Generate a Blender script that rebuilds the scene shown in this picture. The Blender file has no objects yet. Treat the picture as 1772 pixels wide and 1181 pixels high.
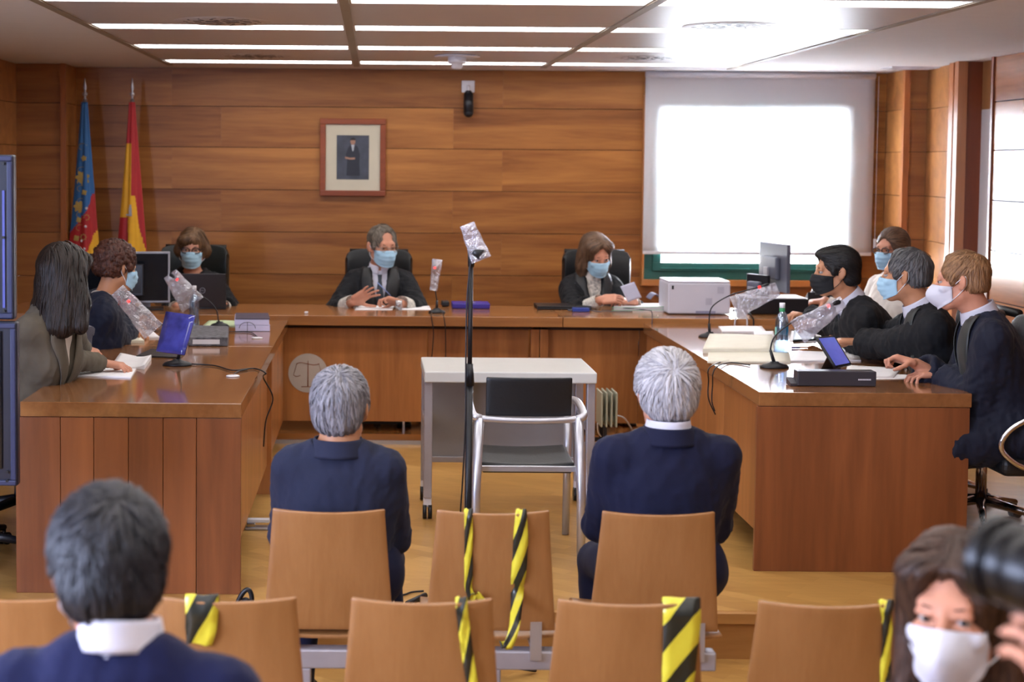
import bpy, math, random
import numpy as np
from mathutils import Vector, Matrix, kdtree
PI = math.pi
random.seed(7)
S = bpy.context.scene
C = S.collection

# ------------------------------------------------------------------ camera, world, lights, exposure
FPX = 2600.0                       # focal length in pixels of the 1772 px wide frame
CX, CY = 649.0, 420.0              # principal point (the lens is shifted)
CAMZ, PITCH, ROLL = 1.69, math.radians(3.0), math.radians(0.45)
cam_d = bpy.data.cameras.new('camera'); cam = bpy.data.objects.new('camera', cam_d); C.objects.link(cam)
Fv = Vector((0, math.cos(PITCH), -math.sin(PITCH)))
R0 = Vector((1, 0, 0)); U0 = Vector((0, math.sin(PITCH), math.cos(PITCH)))
Rv = math.cos(ROLL)*R0 + math.sin(ROLL)*U0
Uv = -math.sin(ROLL)*R0 + math.cos(ROLL)*U0
M4 = Matrix.Identity(4)
for i in range(3):
    M4[i][0] = Rv[i]; M4[i][1] = Uv[i]; M4[i][2] = -Fv[i]
M4[2][3] = CAMZ
cam.matrix_world = M4
cam_d.sensor_width = 36.0; cam_d.lens = 36.0*FPX/1772
cam_d.shift_x = (886-CX)/1772; cam_d.shift_y = (CY-590.5)/1772
cam_d.dof.use_dof = True; cam_d.dof.focus_distance = 6.3; cam_d.dof.aperture_fstop = 3.0
cam_d.clip_start = 0.05
S.camera = cam
S.view_settings.view_transform = 'Standard'; S.view_settings.look = 'None'
S.view_settings.gamma = 1; S.view_settings.use_curve_mapping = False
S.view_settings.exposure = 0.2

W = bpy.data.worlds.new('overcast_sky'); S.world = W; W.use_nodes = True
W.node_tree.nodes['Background'].inputs[0].default_value = (0.86, 0.93, 1.0, 1)
W.node_tree.nodes['Background'].inputs[1].default_value = 11.0

def area(name, loc, rot, sx, sy, power, col, portal=False):
    l = bpy.data.lights.new(name, 'AREA'); l.shape = 'RECTANGLE'; l.size = sx; l.size_y = sy
    l.energy = power; l.color = col
    if portal: l.cycles.is_portal = True
    o = bpy.data.objects.new(name, l); C.objects.link(o); o.location = loc; o.rotation_euler = rot
    return o
# daylight through the two windows of the left wall beside the public seats
area('daylight_side_window', (-3.62, 1.6, 1.55), (0, -PI/2, 0), 1.4, 2.9, 260, (0.5, 0.6, 1.0))
# daylight falling on the blind of the far window
area('daylight_far_window', (2.62, 11.08, 1.62), (-PI/2, 0, 0), 1.45, 1.3, 760, (0.95, 0.97, 1.0))

def ray(px, py):
    return Fv + (px-CX)/FPX*Rv + (CY-py)/FPX*Uv
def at(px, py, Y):                 # the point seen at that pixel, Y metres in front of the camera
    d = ray(px, py); t = Y/d.y
    return Vector((0, 0, CAMZ)) + d*t
def on(px, py, z):                 # the point seen at that pixel on the level plane z
    d = ray(px, py); t = (z-CAMZ)/d.z
    return Vector((0, 0, CAMZ)) + d*t

# ------------------------------------------------------------------ materials
MATS = {}
def newmat(name):
    m = bpy.data.materials.new(name); m.use_nodes = True
    b = m.node_tree.nodes['Principled BSDF']
    return m, m.node_tree, b
def lin(c):
    if isinstance(c, str):
        c = [int(c[i:i+2], 16)/255 for i in (0, 2, 4)]
        c = [((x+0.055)/1.055)**2.4 if x > 0.04045 else x/12.92 for x in c]
    return (c[0], c[1], c[2], 1)
def nd(nt, t, **kw):
    n = nt.nodes.new(t)
    for k, v in kw.items():
        if k.startswith('i_'):
            key = k[2:]
            n.inputs[int(key) if key.isdigit() else key.replace('_', ' ')].default_value = v
        else: setattr(n, k, v)
    return n
def plain(name, col, rough=0.5, metal=0.0, spec=0.5, var=0.06, vscale=12, bump=0.0, bscale=60, sheen=0.0, coat=0.0, emit=None, es=0, sss=0.0, alpha=None, trans=0.0, ior=1.45):
    if name in MATS: return MATS[name]
    m, nt, b = newmat(name)
    c = lin(col)
    tc = nd(nt, 'ShaderNodeTexCoord')
    nz = nd(nt, 'ShaderNodeTexNoise', i_Scale=vscale, i_Detail=3.0)
    nt.links.new(tc.outputs['Object'], nz.inputs['Vector'])
    mp = nd(nt, 'ShaderNodeMapRange'); mp.inputs[1].default_value = 0.3; mp.inputs[2].default_value = 0.7
    mp.inputs[3].default_value = 1-var; mp.inputs[4].default_value = 1+var
    nt.links.new(nz.outputs['Fac'], mp.inputs[0])
    mx = nd(nt, 'ShaderNodeVectorMath', operation='SCALE'); mx.inputs[0].default_value = c[:3]
    nt.links.new(mp.outputs[0], mx.inputs['Scale']); nt.links.new(mx.outputs[0], b.inputs['Base Color'])
    b.inputs['Roughness'].default_value = rough; b.inputs['Metallic'].default_value = metal
    b.inputs['Specular IOR Level'].default_value = spec; b.inputs['IOR'].default_value = ior
    if sheen: b.inputs['Sheen Weight'].default_value = sheen
    if coat: b.inputs['Coat Weight'].default_value = coat; b.inputs['Coat Roughness'].default_value = 0.12
    if trans: b.inputs['Transmission Weight'].default_value = trans
    if sss:
        b.inputs['Subsurface Weight'].default_value = sss; b.inputs['Subsurface Radius'].default_value = (0.012, 0.005, 0.003); b.inputs['Subsurface Scale'].default_value = 1.0
    if alpha is not None: b.inputs['Alpha'].default_value = alpha
    if emit:
        b.inputs['Emission Color'].default_value = lin(emit); b.inputs['Emission Strength'].default_value = es
    if bump:
        n2 = nd(nt, 'ShaderNodeTexNoise', i_Scale=bscale, i_Detail=4.0); nt.links.new(tc.outputs['Object'], n2.inputs['Vector'])
        bp = nd(nt, 'ShaderNodeBump', i_Strength=bump, i_Distance=0.004)
        nt.links.new(n2.outputs['Fac'], bp.inputs['Height']); nt.links.new(bp.outputs[0], b.inputs['Normal'])
    MATS[name] = m; return m
def wood(name, dark, light, along='x', rough=0.3, grain=1.0, island=0.25, coat=0.0, spec=0.5):
    if name in MATS: return MATS[name]
    m, nt, b = newmat(name)
    tc = nd(nt, 'ShaderNodeTexCoord'); mp = nd(nt, 'ShaderNodeMapping')
    s = {'x': (0.7, 9, 9), 'y': (9, 0.7, 9), 'z': (9, 9, 0.7)}[along]
    mp.inputs['Scale'].default_value = tuple(v*grain for v in s)
    geo = nd(nt, 'ShaderNodeNewGeometry')
    addv = nd(nt, 'ShaderNodeVectorMath', operation='MULTIPLY_ADD')
    comb = nd(nt, 'ShaderNodeCombineXYZ')
    for i in range(3): nt.links.new(geo.outputs['Random Per Island'], comb.inputs[i])
    addv.inputs[1].default_value = (31, 17, 23)
    nt.links.new(comb.outputs[0], addv.inputs[0]); nt.links.new(tc.outputs['Object'], addv.inputs[2])
    nt.links.new(addv.outputs[0], mp.inputs['Vector'])
    nz = nd(nt, 'ShaderNodeTexNoise', i_Scale=1.0, i_Detail=6.0, i_Roughness=0.55, i_Distortion=0.6)
    nt.links.new(mp.outputs[0], nz.inputs['Vector'])
    n3 = nd(nt, 'ShaderNodeTexNoise', i_Scale=7.0, i_Detail=3.0); nt.links.new(mp.outputs[0], n3.inputs['Vector'])
    ad = nd(nt, 'ShaderNodeMath', operation='MULTIPLY_ADD'); ad.inputs[1].default_value = 0.25
    nt.links.new(n3.outputs['Fac'], ad.inputs[0]); nt.links.new(nz.outputs['Fac'], ad.inputs[2])
    isl = nd(nt, 'ShaderNodeMath', operation='MULTIPLY_ADD'); isl.inputs[1].default_value = island; 
    nt.links.new(geo.outputs['Random Per Island'], isl.inputs[0]); nt.links.new(ad.outputs[0], isl.inputs[2])
    cr = nd(nt, 'ShaderNodeValToRGB'); cr.color_ramp.elements[0].position = 0.42; cr.color_ramp.elements[1].position = 0.86+island*0.6
    cr.color_ramp.elements[0].color = lin(dark); cr.color_ramp.elements[1].color = lin(light)
    nt.links.new(isl.outputs[0], cr.inputs[0]); nt.links.new(cr.outputs[0], b.inputs['Base Color'])
    b.inputs['Roughness'].default_value = rough; b.inputs['Specular IOR Level'].default_value = spec
    if coat: b.inputs['Coat Weight'].default_value = coat; b.inputs['Coat Roughness'].default_value = 0.15
    MATS[name] = m; return m

# ------------------------------------------------------------------ mesh builder
class MB:
    def __init__(s): s.v = []; s.f = []; s.mi = []; s.sm = []; s.cur = 0
    def add(s, vs, fs, smooth=False):
        b = len(s.v); s.v.extend([tuple(v) for v in vs])
        for f in fs: s.f.append([b+i for i in f]); s.mi.append(s.cur); s.sm.append(smooth)
        return s
    def mat(s, i): s.cur = i; return s
    def box(s, c, d, rot=None, taper=1.0):
        c = Vector(c); h = Vector(d)/2; vs = []
        for z in (-1, 1):
            k = taper if z > 0 else 1.0
            for x, y in ((-1, -1), (1, -1), (1, 1), (-1, 1)):
                p = Vector((x*h.x*k, y*h.y*k, z*h.z))
                if rot is not None: p = rot @ p
                vs.append(c+p)
        return s.add(vs, [(3, 2, 1, 0), (4, 5, 6, 7), (0, 1, 5, 4), (1, 2, 6, 5), (2, 3, 7, 6), (3, 0, 4, 7)])
    def b2(s, x0, x1, y0, y1, z0, z1): return s.box(((x0+x1)/2, (y0+y1)/2, (z0+z1)/2), (abs(x1-x0), abs(y1-y0), abs(z1-z0)))
    def cyl(s, a, b, ra, rb=None, n=16, caps=True, smooth=True):
        a = Vector(a); b = Vector(b); rb = ra if rb is None else rb
        q = (b-a).to_track_quat('Z', 'Y').to_matrix()
        vs = []
        for p, r in ((a, ra), (b, rb)):
            for i in range(n):
                t = 2*PI*i/n; vs.append(p + q @ Vector((math.cos(t)*r, math.sin(t)*r, 0)))
        s.add(vs, [(i, (i+1) % n, n+(i+1) % n, n+i) for i in range(n)], smooth)
        if caps:
            k = len(s.v)-2*n
            s.f.append([k+i for i in reversed(range(n))]); s.mi.append(s.cur); s.sm.append(False)
            s.f.append([k+n+i for i in range(n)]); s.mi.append(s.cur); s.sm.append(False)
        return s
    def tube(s, pts, r, n=8, closed=False, caps=True):
        pts = [Vector(p) for p in pts]; N = len(pts); vs = []
        rr = r if isinstance(r, (list, tuple)) else [r]*N
        up = Vector((0, 0, 1)); prev = None
        for i, p in enumerate(pts):
            if closed: t = (pts[(i+1) % N]-pts[i-1])
            else: t = pts[min(i+1, N-1)]-pts[max(i-1, 0)]
            t.normalize()
            if prev is None:
                a = t.orthogonal().normalized()
            else:
                a = (prev - t*prev.dot(t))
                a = a.normalized() if a.length > 1e-6 else t.orthogonal().normalized()
            prev = a; b = t.cross(a)
            for k in range(n):
                w = 2*PI*k/n; vs.append(p + (a*math.cos(w)+b*math.sin(w))*rr[i])
        fs = []
        for i in range(N if closed else N-1):
            j = (i+1) % N
            for k in range(n): fs.append((i*n+k, i*n+(k+1) % n, j*n+(k+1) % n, j*n+k))
        s.add(vs, fs, True)
        if caps and not closed:
            k = len(s.v)-N*n
            s.f.append([k+i for i in reversed(range(n))]); s.mi.append(s.cur); s.sm.append(True)
            s.f.append([k+(N-1)*n+i for i in range(n)]); s.mi.append(s.cur); s.sm.append(True)
        return s
    def lathe(s, prof, c=(0, 0, 0), n=24, rot=None):
        c = Vector(c); vs = []
        for r, z in prof:
            for i in range(n):
                t = 2*PI*i/n; p = Vector((r*math.cos(t), r*math.sin(t), z))
                vs.append(c + (rot @ p if rot is not None else p))
        fs = []
        for j in range(len(prof)-1):
            for i in range(n): fs.append((j*n+i, j*n+(i+1) % n, (j+1)*n+(i+1) % n, (j+1)*n+i))
        return s.add(vs, fs, True)
    def sphere(s, c, r, n=16, m=10, sc=(1, 1, 1), rot=None):
        pr = [(math.sin(PI*j/m), -math.cos(PI*j/m)) for j in range(m+1)]
        c = Vector(c); vs = []
        for a, z in pr:
            for i in range(n):
                t = 2*PI*i/n; p = Vector((a*math.cos(t)*r*sc[0], a*math.sin(t)*r*sc[1], z*r*sc[2]))
                vs.append(c + (rot @ p if rot is not None else p))
        fs = []
        for j in range(m):
            for i in range(n): fs.append((j*n+i, j*n+(i+1) % n, (j+1)*n+(i+1) % n, (j+1)*n+i))
        return s.add(vs, fs, True)
    def prism(s, poly, axis, a, b):           # polygon in the two other axes, extruded along axis from a to b
        def p3(u, v, w): return {'x': (w, u, v), 'y': (u, w, v), 'z': (u, v, w)}[axis]
        n = len(poly); vs = [p3(u, v, a) for u, v in poly]+[p3(u, v, b) for u, v in poly]
        return s.add(vs, [tuple(range(n))[::-1], tuple(range(n, 2*n))]+[(i, (i+1) % n, n+(i+1) % n, n+i) for i in range(n)])
    def grid(s, fn, nu, nv, thick=0.0, smooth=True, closed_u=False):
        P = [[Vector(fn(i/(nu-1), j/(nv-1))) for i in range(nu)] for j in range(nv)]
        vs = [p for r in P for p in r]; fs = [(j*nu+i, j*nu+i+1, (j+1)*nu+i+1, (j+1)*nu+i) for j in range(nv-1) for i in range(nu-1)]
        if thick:
            ns = []
            for j in range(nv):
                for i in range(nu):
                    a = P[j][min(i+1, nu-1)]-P[j][max(i-1, 0)]; b = P[min(j+1, nv-1)][i]-P[max(j-1, 0)][i]
                    n_ = a.cross(b); ns.append(n_.normalized() if n_.length > 1e-12 else Vector((0, 0, 1)))
            o = len(vs); vs = vs+[p-n_*thick for p, n_ in zip(vs, ns)]
            fs = fs+[tuple(o+k for k in reversed(f)) for f in fs[:]]
            rim = [i for i in range(nu)]+[j*nu+nu-1 for j in range(1, nv)]+[(nv-1)*nu+i for i in reversed(range(nu-1))]+[j*nu for j in reversed(range(1, nv-1))]
            for k in range(len(rim)):
                a, b = rim[k], rim[(k+1) % len(rim)]; fs.append((b, a, o+a, o+b))
        return s.add(vs, fs, smooth)
    def build(s, name, mats, parent=None, off=(0, 0, 0), bevel=0, seg=2, autosmooth=False):
        me = bpy.data.meshes.new(name)
        ox, oy, oz = off
        me.from_pydata([(x-ox, y-oy, z-oz) for x, y, z in s.v], [], s.f)
        if not isinstance(mats, (list, tuple)): mats = [mats]
        for m in mats: me.materials.append(m)
        me.polygons.foreach_set('material_index', s.mi)
        me.polygons.foreach_set('use_smooth', s.sm)
        me.update()
        o = bpy.data.objects.new(name, me); C.objects.link(o)
        if parent is not None: o.parent = parent
        if parent is None: o.location = off
        if bevel:
            b = o.modifiers.new('bevel', 'BEVEL'); b.width = bevel; b.segments = seg; b.limit_method = 'ANGLE'; b.angle_limit = 0.7
            b.harden_normals = False
        return o

def tag(o, label=None, cat=None, group=None, kind=None):
    if label: o['label'] = label
    if cat: o['category'] = cat
    if group: o['group'] = group
    if kind: o['kind'] = kind
    return o
def thing(name, label, cat, loc=(0, 0, 0), rz=0, group=None):
    o = bpy.data.objects.new(name, None); C.objects.link(o); o.empty_display_size = 0.1
    o.location = loc; o.rotation_euler = (0, 0, rz)
    return tag(o, label, cat, group)
def kids(o): return [c for c in bpy.data.objects if c.parent == o]
def copy_tree(o, parent=None):
    c = o.copy(); C.objects.link(c); c.parent = parent
    for ch in kids(o): copy_tree(ch, c)
    return c
def Rz(a): return Matrix.Rotation(a, 3, 'Z')
def Rx(a): return Matrix.Rotation(a, 3, 'X')
def Ry(a): return Matrix.Rotation(a, 3, 'Y')
def spline(pts, n=10):            # Catmull-Rom through the points
    pts = [Vector(p) for p in pts]; out = []
    for i in range(len(pts)-1):
        p0 = pts[max(i-1, 0)]; p1 = pts[i]; p2 = pts[i+1]; p3 = pts[min(i+2, len(pts)-1)]
        for k in range(n):
            t = k/n
            out.append(0.5*((2*p1)+(p2-p0)*t+(2*p0-5*p1+4*p2-p3)*t*t+(3*p1-p0-3*p2+p3)*t**3))
    out.append(pts[-1]); return out
# ------------------------------------------------------------------ the room
wood_back = wood('wood_back_wall', '6f3d18', 'ac7239', 'x', rough=0.42, island=0.16, spec=0.3)
wood_side = wood('wood_side_wall', '744222', 'ab733e', 'x', rough=0.33, island=0.2)
wood_red = wood('wood_trim_red', '5c2712', '7c3a1c', 'z', rough=0.35)
wood_panel = wood('wood_glossy_panel', '7a4420', 'a3673a', 'y', rough=0.22, island=0.1, coat=0.15)
wood_desk = wood('wood_desk_panel', '7f4a24', 'b87a44', 'z', rough=0.3, grain=0.9, island=0.15)
wood_desk_top = wood('wood_desk_top', '6d4426', '9a6a40', 'y', rough=0.09, grain=0.8, coat=0.35)
wood_bench_top = wood('wood_bench_top', '7b4b2a', 'a97443', 'x', rough=0.16, grain=0.8, coat=0.25)
wood_end = wood('wood_desk_end', '633720', '965a34', 'z', rough=0.3, grain=0.7)
beech = wood('beech_seat', '8a5d33', '9c6e42', 'z', rough=0.35, grain=1.6, island=0.02)
white_paint = plain('ceiling_paint', 'd6d4d4', 0.75, var=0.015)
metal_tile = plain('ceiling_metal', 'bdbabb', 0.36, metal=0.12, var=0.02)
alu = plain('brushed_aluminium', 'b9bac2', 0.35, metal=0.8, var=0.03)
black_plastic = plain('black_plastic', '15161b', 0.4, var=0.1)
white_plastic = plain('white_plastic', 'd6d6dc', 0.35, var=0.02)
paper_m = plain('paper', 'e6e4e6', 0.7, var=0.03)
cream_m = plain('cream_paper', 'd9d3c0', 0.7, var=0.04)
red_led = plain('red_light_ring', 'ff2020', 0.4, emit='ff1a10', es=4)
green_frame = plain('green_window_metal', '27605a', 0.35, metal=0.1, var=0.04)

H = 2.36; YB = 10.7
# parquet
def parquet(name, c1, c2):
    m, nt, b = newmat(name)
    tc = nd(nt, 'ShaderNodeTexCoord'); mp = nd(nt, 'ShaderNodeMapping'); mp.inputs['Rotation'].default_value = (0, 0, math.radians(38))
    nt.links.new(tc.outputs['Object'], mp.inputs[0])
    br = nd(nt, 'ShaderNodeTexBrick', offset=0.5); br.inputs['Scale'].default_value = 1.0
    br.inputs['Brick Width'].default_value = 0.42; br.inputs['Row Height'].default_value = 0.07; br.inputs['Mortar Size'].default_value = 0.0006
    br.inputs['Color1'].default_value = (0.2, 0.2, 0.2, 1); br.inputs['Color2'].default_value = (1, 1, 1, 1); br.inputs['Mortar'].default_value = (0, 0, 0, 1)
    br.inputs['Bias'].default_value = 0.0
    nt.links.new(mp.outputs[0], br.inputs['Vector'])
    m2 = nd(nt, 'ShaderNodeMapping'); m2.inputs['Rotation'].default_value = (0, 0, math.radians(38)); m2.inputs['Scale'].default_value = (2, 30, 1)
    nt.links.new(tc.outputs['Object'], m2.inputs[0])
    nz = nd(nt, 'ShaderNodeTexNoise', i_Scale=1.0, i_Detail=4.0); nt.links.new(m2.outputs[0], nz.inputs['Vector'])
    mx = nd(nt, 'ShaderNodeMath', operation='MULTIPLY_ADD'); mx.inputs[1].default_value = 0.55
    nt.links.new(nz.outputs['Fac'], mx.inputs[0]); 
    sc = nd(nt, 'ShaderNodeMath', operation='MULTIPLY'); sc.inputs[1].default_value = 0.5; nt.links.new(br.outputs['Color'], sc.inputs[0]); nt.links.new(sc.outputs[0], mx.inputs[2])
    cr = nd(nt, 'ShaderNodeValToRGB'); cr.color_ramp.elements[0].position = 0.1; cr.color_ramp.elements[1].position = 0.9
    cr.color_ramp.elements[0].color = lin(c1); cr.color_ramp.elements[1].color = lin(c2)
    nt.links.new(mx.outputs[0], cr.inputs[0]); nt.links.new(cr.outputs[0], b.inputs['Base Color'])
    b.inputs['Roughness'].default_value = 0.28; return m
parq = parquet('oak_parquet', '9c7038', 'c59a58')
step_wood = wood('wood_step_riser', '9a6a38', 'bd8d52', 'x', rough=0.3, grain=1.0, island=0.02)

XL, XLP, XR, YE, ZP = -2.47, -3.6, 3.72, 5.64, -0.18
def struct(mb, name, mats, bevel=0):
    return tag(mb.build(name, mats, bevel=bevel), kind='structure')
m = MB(); m.b2(-3.75, 5.2, YE, 12.5, -0.04, 0); struct(m, 'floor', parq)
m = MB(); m.b2(-3.75, 5.2, -3.2, YE-0.018, ZP-0.04, ZP); struct(m, 'floor_public', parq)
m = MB(); m.b2(-3.7, 5.1, YE-0.02, YE+0.2, ZP-0.04, -0.045); m.b2(-3.7, 5.1, YE-0.035, YE+0.0, -0.042, -0.0005); struct(m, 'trim_step', step_wood, bevel=0.002)
m = MB(); m.b2(-2.4, 3.55, 9.0, YB, 0.0005, 0.06); m.mat(1).b2(-2.4, 3.55, 8.985, 8.999, 0.0, 0.022); struct(m, 'floor_dais', [wood('wood_dais', '7c4a22', 'a06530', 'x', rough=0.12, coat=0.4), alu])

def planks(mb, x0, x1, zs, place, joints, gap=0.004, thick=0.018):
    # boards between the heights zs, each row cut at its own joints; place(u, z, d) -> point
    for i in range(len(zs)-1):
        a, b = zs[i]+gap/2, zs[i+1]-gap/2
        js = [x0]+[j for j in joints[i % len(joints)] if x0+0.05 < j < x1-0.05]+[x1]
        for j in range(len(js)-1):
            u0, u1 = js[j]+(0.0003 if j else 0), js[j+1]
            vs = [place(u, z, d) for d in (0, thick) for u, z in ((u0, a), (u1, a), (u1, b), (u0, b))]
            mb.add(vs, [(0, 1, 2, 3), (7, 6, 5, 4), (0, 4, 5, 1), (1, 5, 6, 2), (2, 6, 7, 3), (3, 7, 4, 0)])
ZS = [0.06, 0.31, 0.605, 0.90, 1.20, 1.50, 1.80, 2.09, 2.36]
JA = [-1.45, 0.9, 2.4]; JB = [-1.1, 0.55, 2.2]
WX0, WX1, WZ0, WZ1 = 1.91, 3.42, 0.885, 2.2
m = MB(); bk = MB()
# back wall boards with the window opening left free
for i in range(len(ZS)-1):
    a, b = ZS[i]+0.002, ZS[i+1]-0.002
    segs = []
    if b <= WZ0+0.02 or a >= WZ1: segs = [(-2.23, 3.66, a, b)]
    else:
        segs = [(-2.23, WX0, a, b), (WX1, 3.66, a, b)]
        if b > WZ1: segs.append((WX0, WX1, WZ1, b))
        if a < WZ0: segs.append((WX0, WX1, a, WZ0))
    js = JA if i % 2 else JB
    for x0, x1, z0, z1 in segs:
        cuts = [x0]+[j for j in js if x0+0.05 < j < x1-0.05]+[x1]
        for k in range(len(cuts)-1):
            m.b2(cuts[k]+(0.0004 if k else 0), cuts[k+1], YB, YB+0.02, z0, z1)
m.mat(1)
for x0, x1, z0, z1 in ((-2.5, WX0, 0, 2.6), (WX1, 3.9, 0, 2.6), (WX0, WX1, 0, WZ0), (WX0, WX1, WZ1, 2.6)):
    m.b2(x0, x1, YB+0.02, YB+0.3, z0, z1)
dark_gap = plain('dark_groove', '1c0e06', 0.9)
struct(m, 'wall_back', [wood_back, dark_gap])
# left pilaster and left wall
m = MB()
planks(m, XL, -2.16, ZS, lambda u, z, d: (u, 10.35+d, z), [[]])
planks(m, 8.0, 10.35, ZS, lambda u, z, d: (XL-d, u, z), [[9.2], [8.7]])
planks(m, 10.372, YB, ZS, lambda u, z, d: (-2.13-d, u, z), [[]])
m.mat(1).b2(-2.165, -2.128, 10.33, 10.372, 0, H)
m.mat(2).b2(-2.46, -2.16, 10.37, YB, 0, H).b2(XL-0.05, XL-0.019, 8.0, 10.5, 0, H)
struct(m, 'wall_left', [wood_side, wood('wood_trim', '8a4d24', 'a9683a', 'z', rough=0.3), dark_gap])
cream_wall = plain('painted_wall', 'b9aea4', 0.8, var=0.02)
m = MB()
m.b2(XLP-0.15, XL-0.02, 7.98, 8.1, ZP, H+0.1)
WY0, WY1 = 0.1, 3.1
m.b2(XLP-0.15, XLP, WY1, 7.98, ZP, H+0.1).b2(XLP-0.15, XLP, -3.2, WY0, ZP, H+0.1).b2(XLP-0.15, XLP, WY0, WY1, ZP, 0.8).b2(XLP-0.15, XLP, WY0, WY1, 2.25, H+0.1)
struct(m, 'wall_left_public', cream_wall)
m = MB(); m.b2(XLP-0.1, XLP-0.05, WY0, WY1, 0.8, 0.86).b2(XLP-0.1, XLP-0.05, WY0, WY1, 2.19, 2.25)
for y in (WY0, 1.07, 2.07, WY1-0.06): m.b2(XLP-0.1, XLP-0.05, y, y+0.06, 0.86, 2.19)
struct(m, 'window_2', green_frame)
m = MB(); m.b2(XLP-0.15, 5.2, -3.3, -3.2, ZP, H+0.1); struct(m, 'wall_rear', cream_wall)
# right wall: stepped boards, door casing and glossy panels
m = MB(); tr = 1
ZS2 = [0, 0.31, 0.605, 0.90, 1.20, 1.50, 1.80, 2.09, 2.36]
def side(p, q, mb=m, zs=ZS2):
    p = Vector((p[0], p[1], 0)); q = Vector((q[0], q[1], 0)); L = (q-p).length; t = (q-p)/L; nrm = Vector((-t.y, t.x, 0))
    planks(mb, 0, L, zs, lambda u, z, d: (p.x+t.x*u-nrm.x*d, p.y+t.y*u-nrm.y*d, z), [[]])
side((3.60, 10.28), (3.62, YB)); side((3.76, 10.27), (3.60, 10.27))
side((3.68, 9.62), (3.755, 10.27)) 
m.mat(1).b2(3.585, 3.625, 10.235, 10.275, 0, H).b2(3.655, 3.72, 9.56, 9.63, 0, H).b2(3.64, 3.70, 9.44, 9.50, 0, H)
m.mat(2).b2(3.70, 3.81, 9.46, 9.53, 0, H).b2(3.69, 3.75, 9.03, 9.06, 0, H)
m.mat(3).b2(3.80, 3.84, 9.06, 9.47, 2.06, H)
m.mat(4).b2(3.80, 3.84, 9.06, 9.47, 0, 2.06)
m.mat(5)
m2 = MB()
zz = [0, 0.61, 0.90, 1.20, 1.50, 1.80, 2.09, 2.36]
for i in range(len(zz)-1):
    y = -3.2
    for y1 in (0.4, 2.6, 4.8, 7.0, 9.03):
        m2.b2(3.70, 3.715, y+0.003, y1-0.003, zz[i]+0.003, zz[i+1]-0.003); y = y1
m2.mat(1).b2(3.715, 3.8, -3.2, 9.03, ZP, H)
m.mat(5).b2(3.77, 3.9, 9.5, 10.27, 0, H).b2(3.64, 3.9, 10.295, YB+0.3, 0, H).b2(3.842, 3.9, 9.0, 9.5, 0, H)
struct(m, 'wall_right', [wood_side, MATS['wood_trim'], wood_red, wood('wood_lintel', '8d5a2e', 'a67544', 'z', rough=0.3), plain('white_door_jamb', 'cfcbc9', 0.6, var=0.02), dark_gap])
struct(m2, 'wall_right_panels', [wood_panel, dark_gap])

# ceiling: painted soffit round a field of metal tiles, bars and lamp slots
TX = [-1.416, -0.136, 1.144, 2.424]
LY = [10.01-1.27*k for k in range(9)]
LW = 0.135
TOPY = 10.36
m = MB()
m.b2(-3.75, TX[0], -3.2, 10.9, H, H+0.12).b2(TX[3], 5.2, -3.2, 10.9, H, H+0.12).b2(TX[0], TX[3], TOPY, 10.9, H, H+0.12).b2(TX[0], TX[3], -3.2, LY[-1]-0.6, H, H+0.12)
m.b2(TX[0], TX[3], LY[-1]-0.6, TOPY, H+0.1, H+0.12)
struct(m, 'ceiling', white_paint)
# tiles: each fills the bay between two lamp rows
lamp_m, nt, bb = newmat('lamp_diffuser'); bb.inputs['Base Color'].default_value = (0.9, 0.9, 0.9, 1); bb.inputs['Emission Color'].default_value = (1.0, 0.97, 0.95, 1); bb.inputs['Emission Strength'].default_value = 8.0
cols = ['left', 'middle', 'right']
n_t = 0
rowname = ['nearest the back wall', 'second from the back wall', 'third from the back wall', 'fourth from the back wall', 'behind the front edge of the picture', 'over the defendants', 'over the public seats', 'over the rear seats', 'at the rear of the room']
for r in range(9):
    for c in range(3):
        x0, x1 = TX[c]+0.02, TX[c+1]-0.02
        t = thing('ceiling_light', 'slim lit ceiling strip light, %s bay, %s' % (cols[c], rowname[r]), 'ceiling light', ((x0+x1)/2, LY[r], H), group='strip lights across the ceiling')
        a = (x1-x0)/2
        m = MB(); m.b2(-a, a, -LW, -LW+0.012, -0.001, 0.05).b2(-a, a, LW-0.012, LW, -0.001, 0.05).b2(-a, -a+0.01, -LW+0.012, LW-0.012, -0.001, 0.05).b2(a-0.01, a, -LW+0.012, LW-0.012, -0.001, 0.05)
        m.build('housing', white_paint, t)
        m = MB(); m.b2(-a+0.011, a-0.011, -LW+0.013, LW-0.013, 0.012, 0.02); m.build('diffuser', lamp_m, t)
        ya = LY[r]-1.27+LW+0.004; yb = LY[r]-LW-0.004
        if r == 0:
            m = MB(); m.b2(x0, x1, LY[0]+LW+0.004, TOPY-0.003, H, H+0.02); tag(m.build('ceiling_tile', metal_tile), 'narrow metal ceiling tile, %s bay, along the back wall' % cols[c], 'ceiling tile', 'metal ceiling tiles')
        if r < 8:
            m = MB(); m.b2(x0, x1, ya, yb, H, H+0.02)
            tag(m.build('ceiling_tile', metal_tile, off=((x0+x1)/2, (ya+yb)/2, H)), 'square metal ceiling tile, %s bay, in front of the lamp row %s' % (cols[c], rowname[r]), 'ceiling tile', 'metal ceiling tiles')
m = MB()
for x in TX: m.b2(x-0.02, x+0.02, LY[-1]-0.6, TOPY, H-0.006, H+0.02)
struct(m, 'trim_ceiling_bars', plain('ceiling_bar', '8d8270', 0.5, var=0.03))

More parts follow.
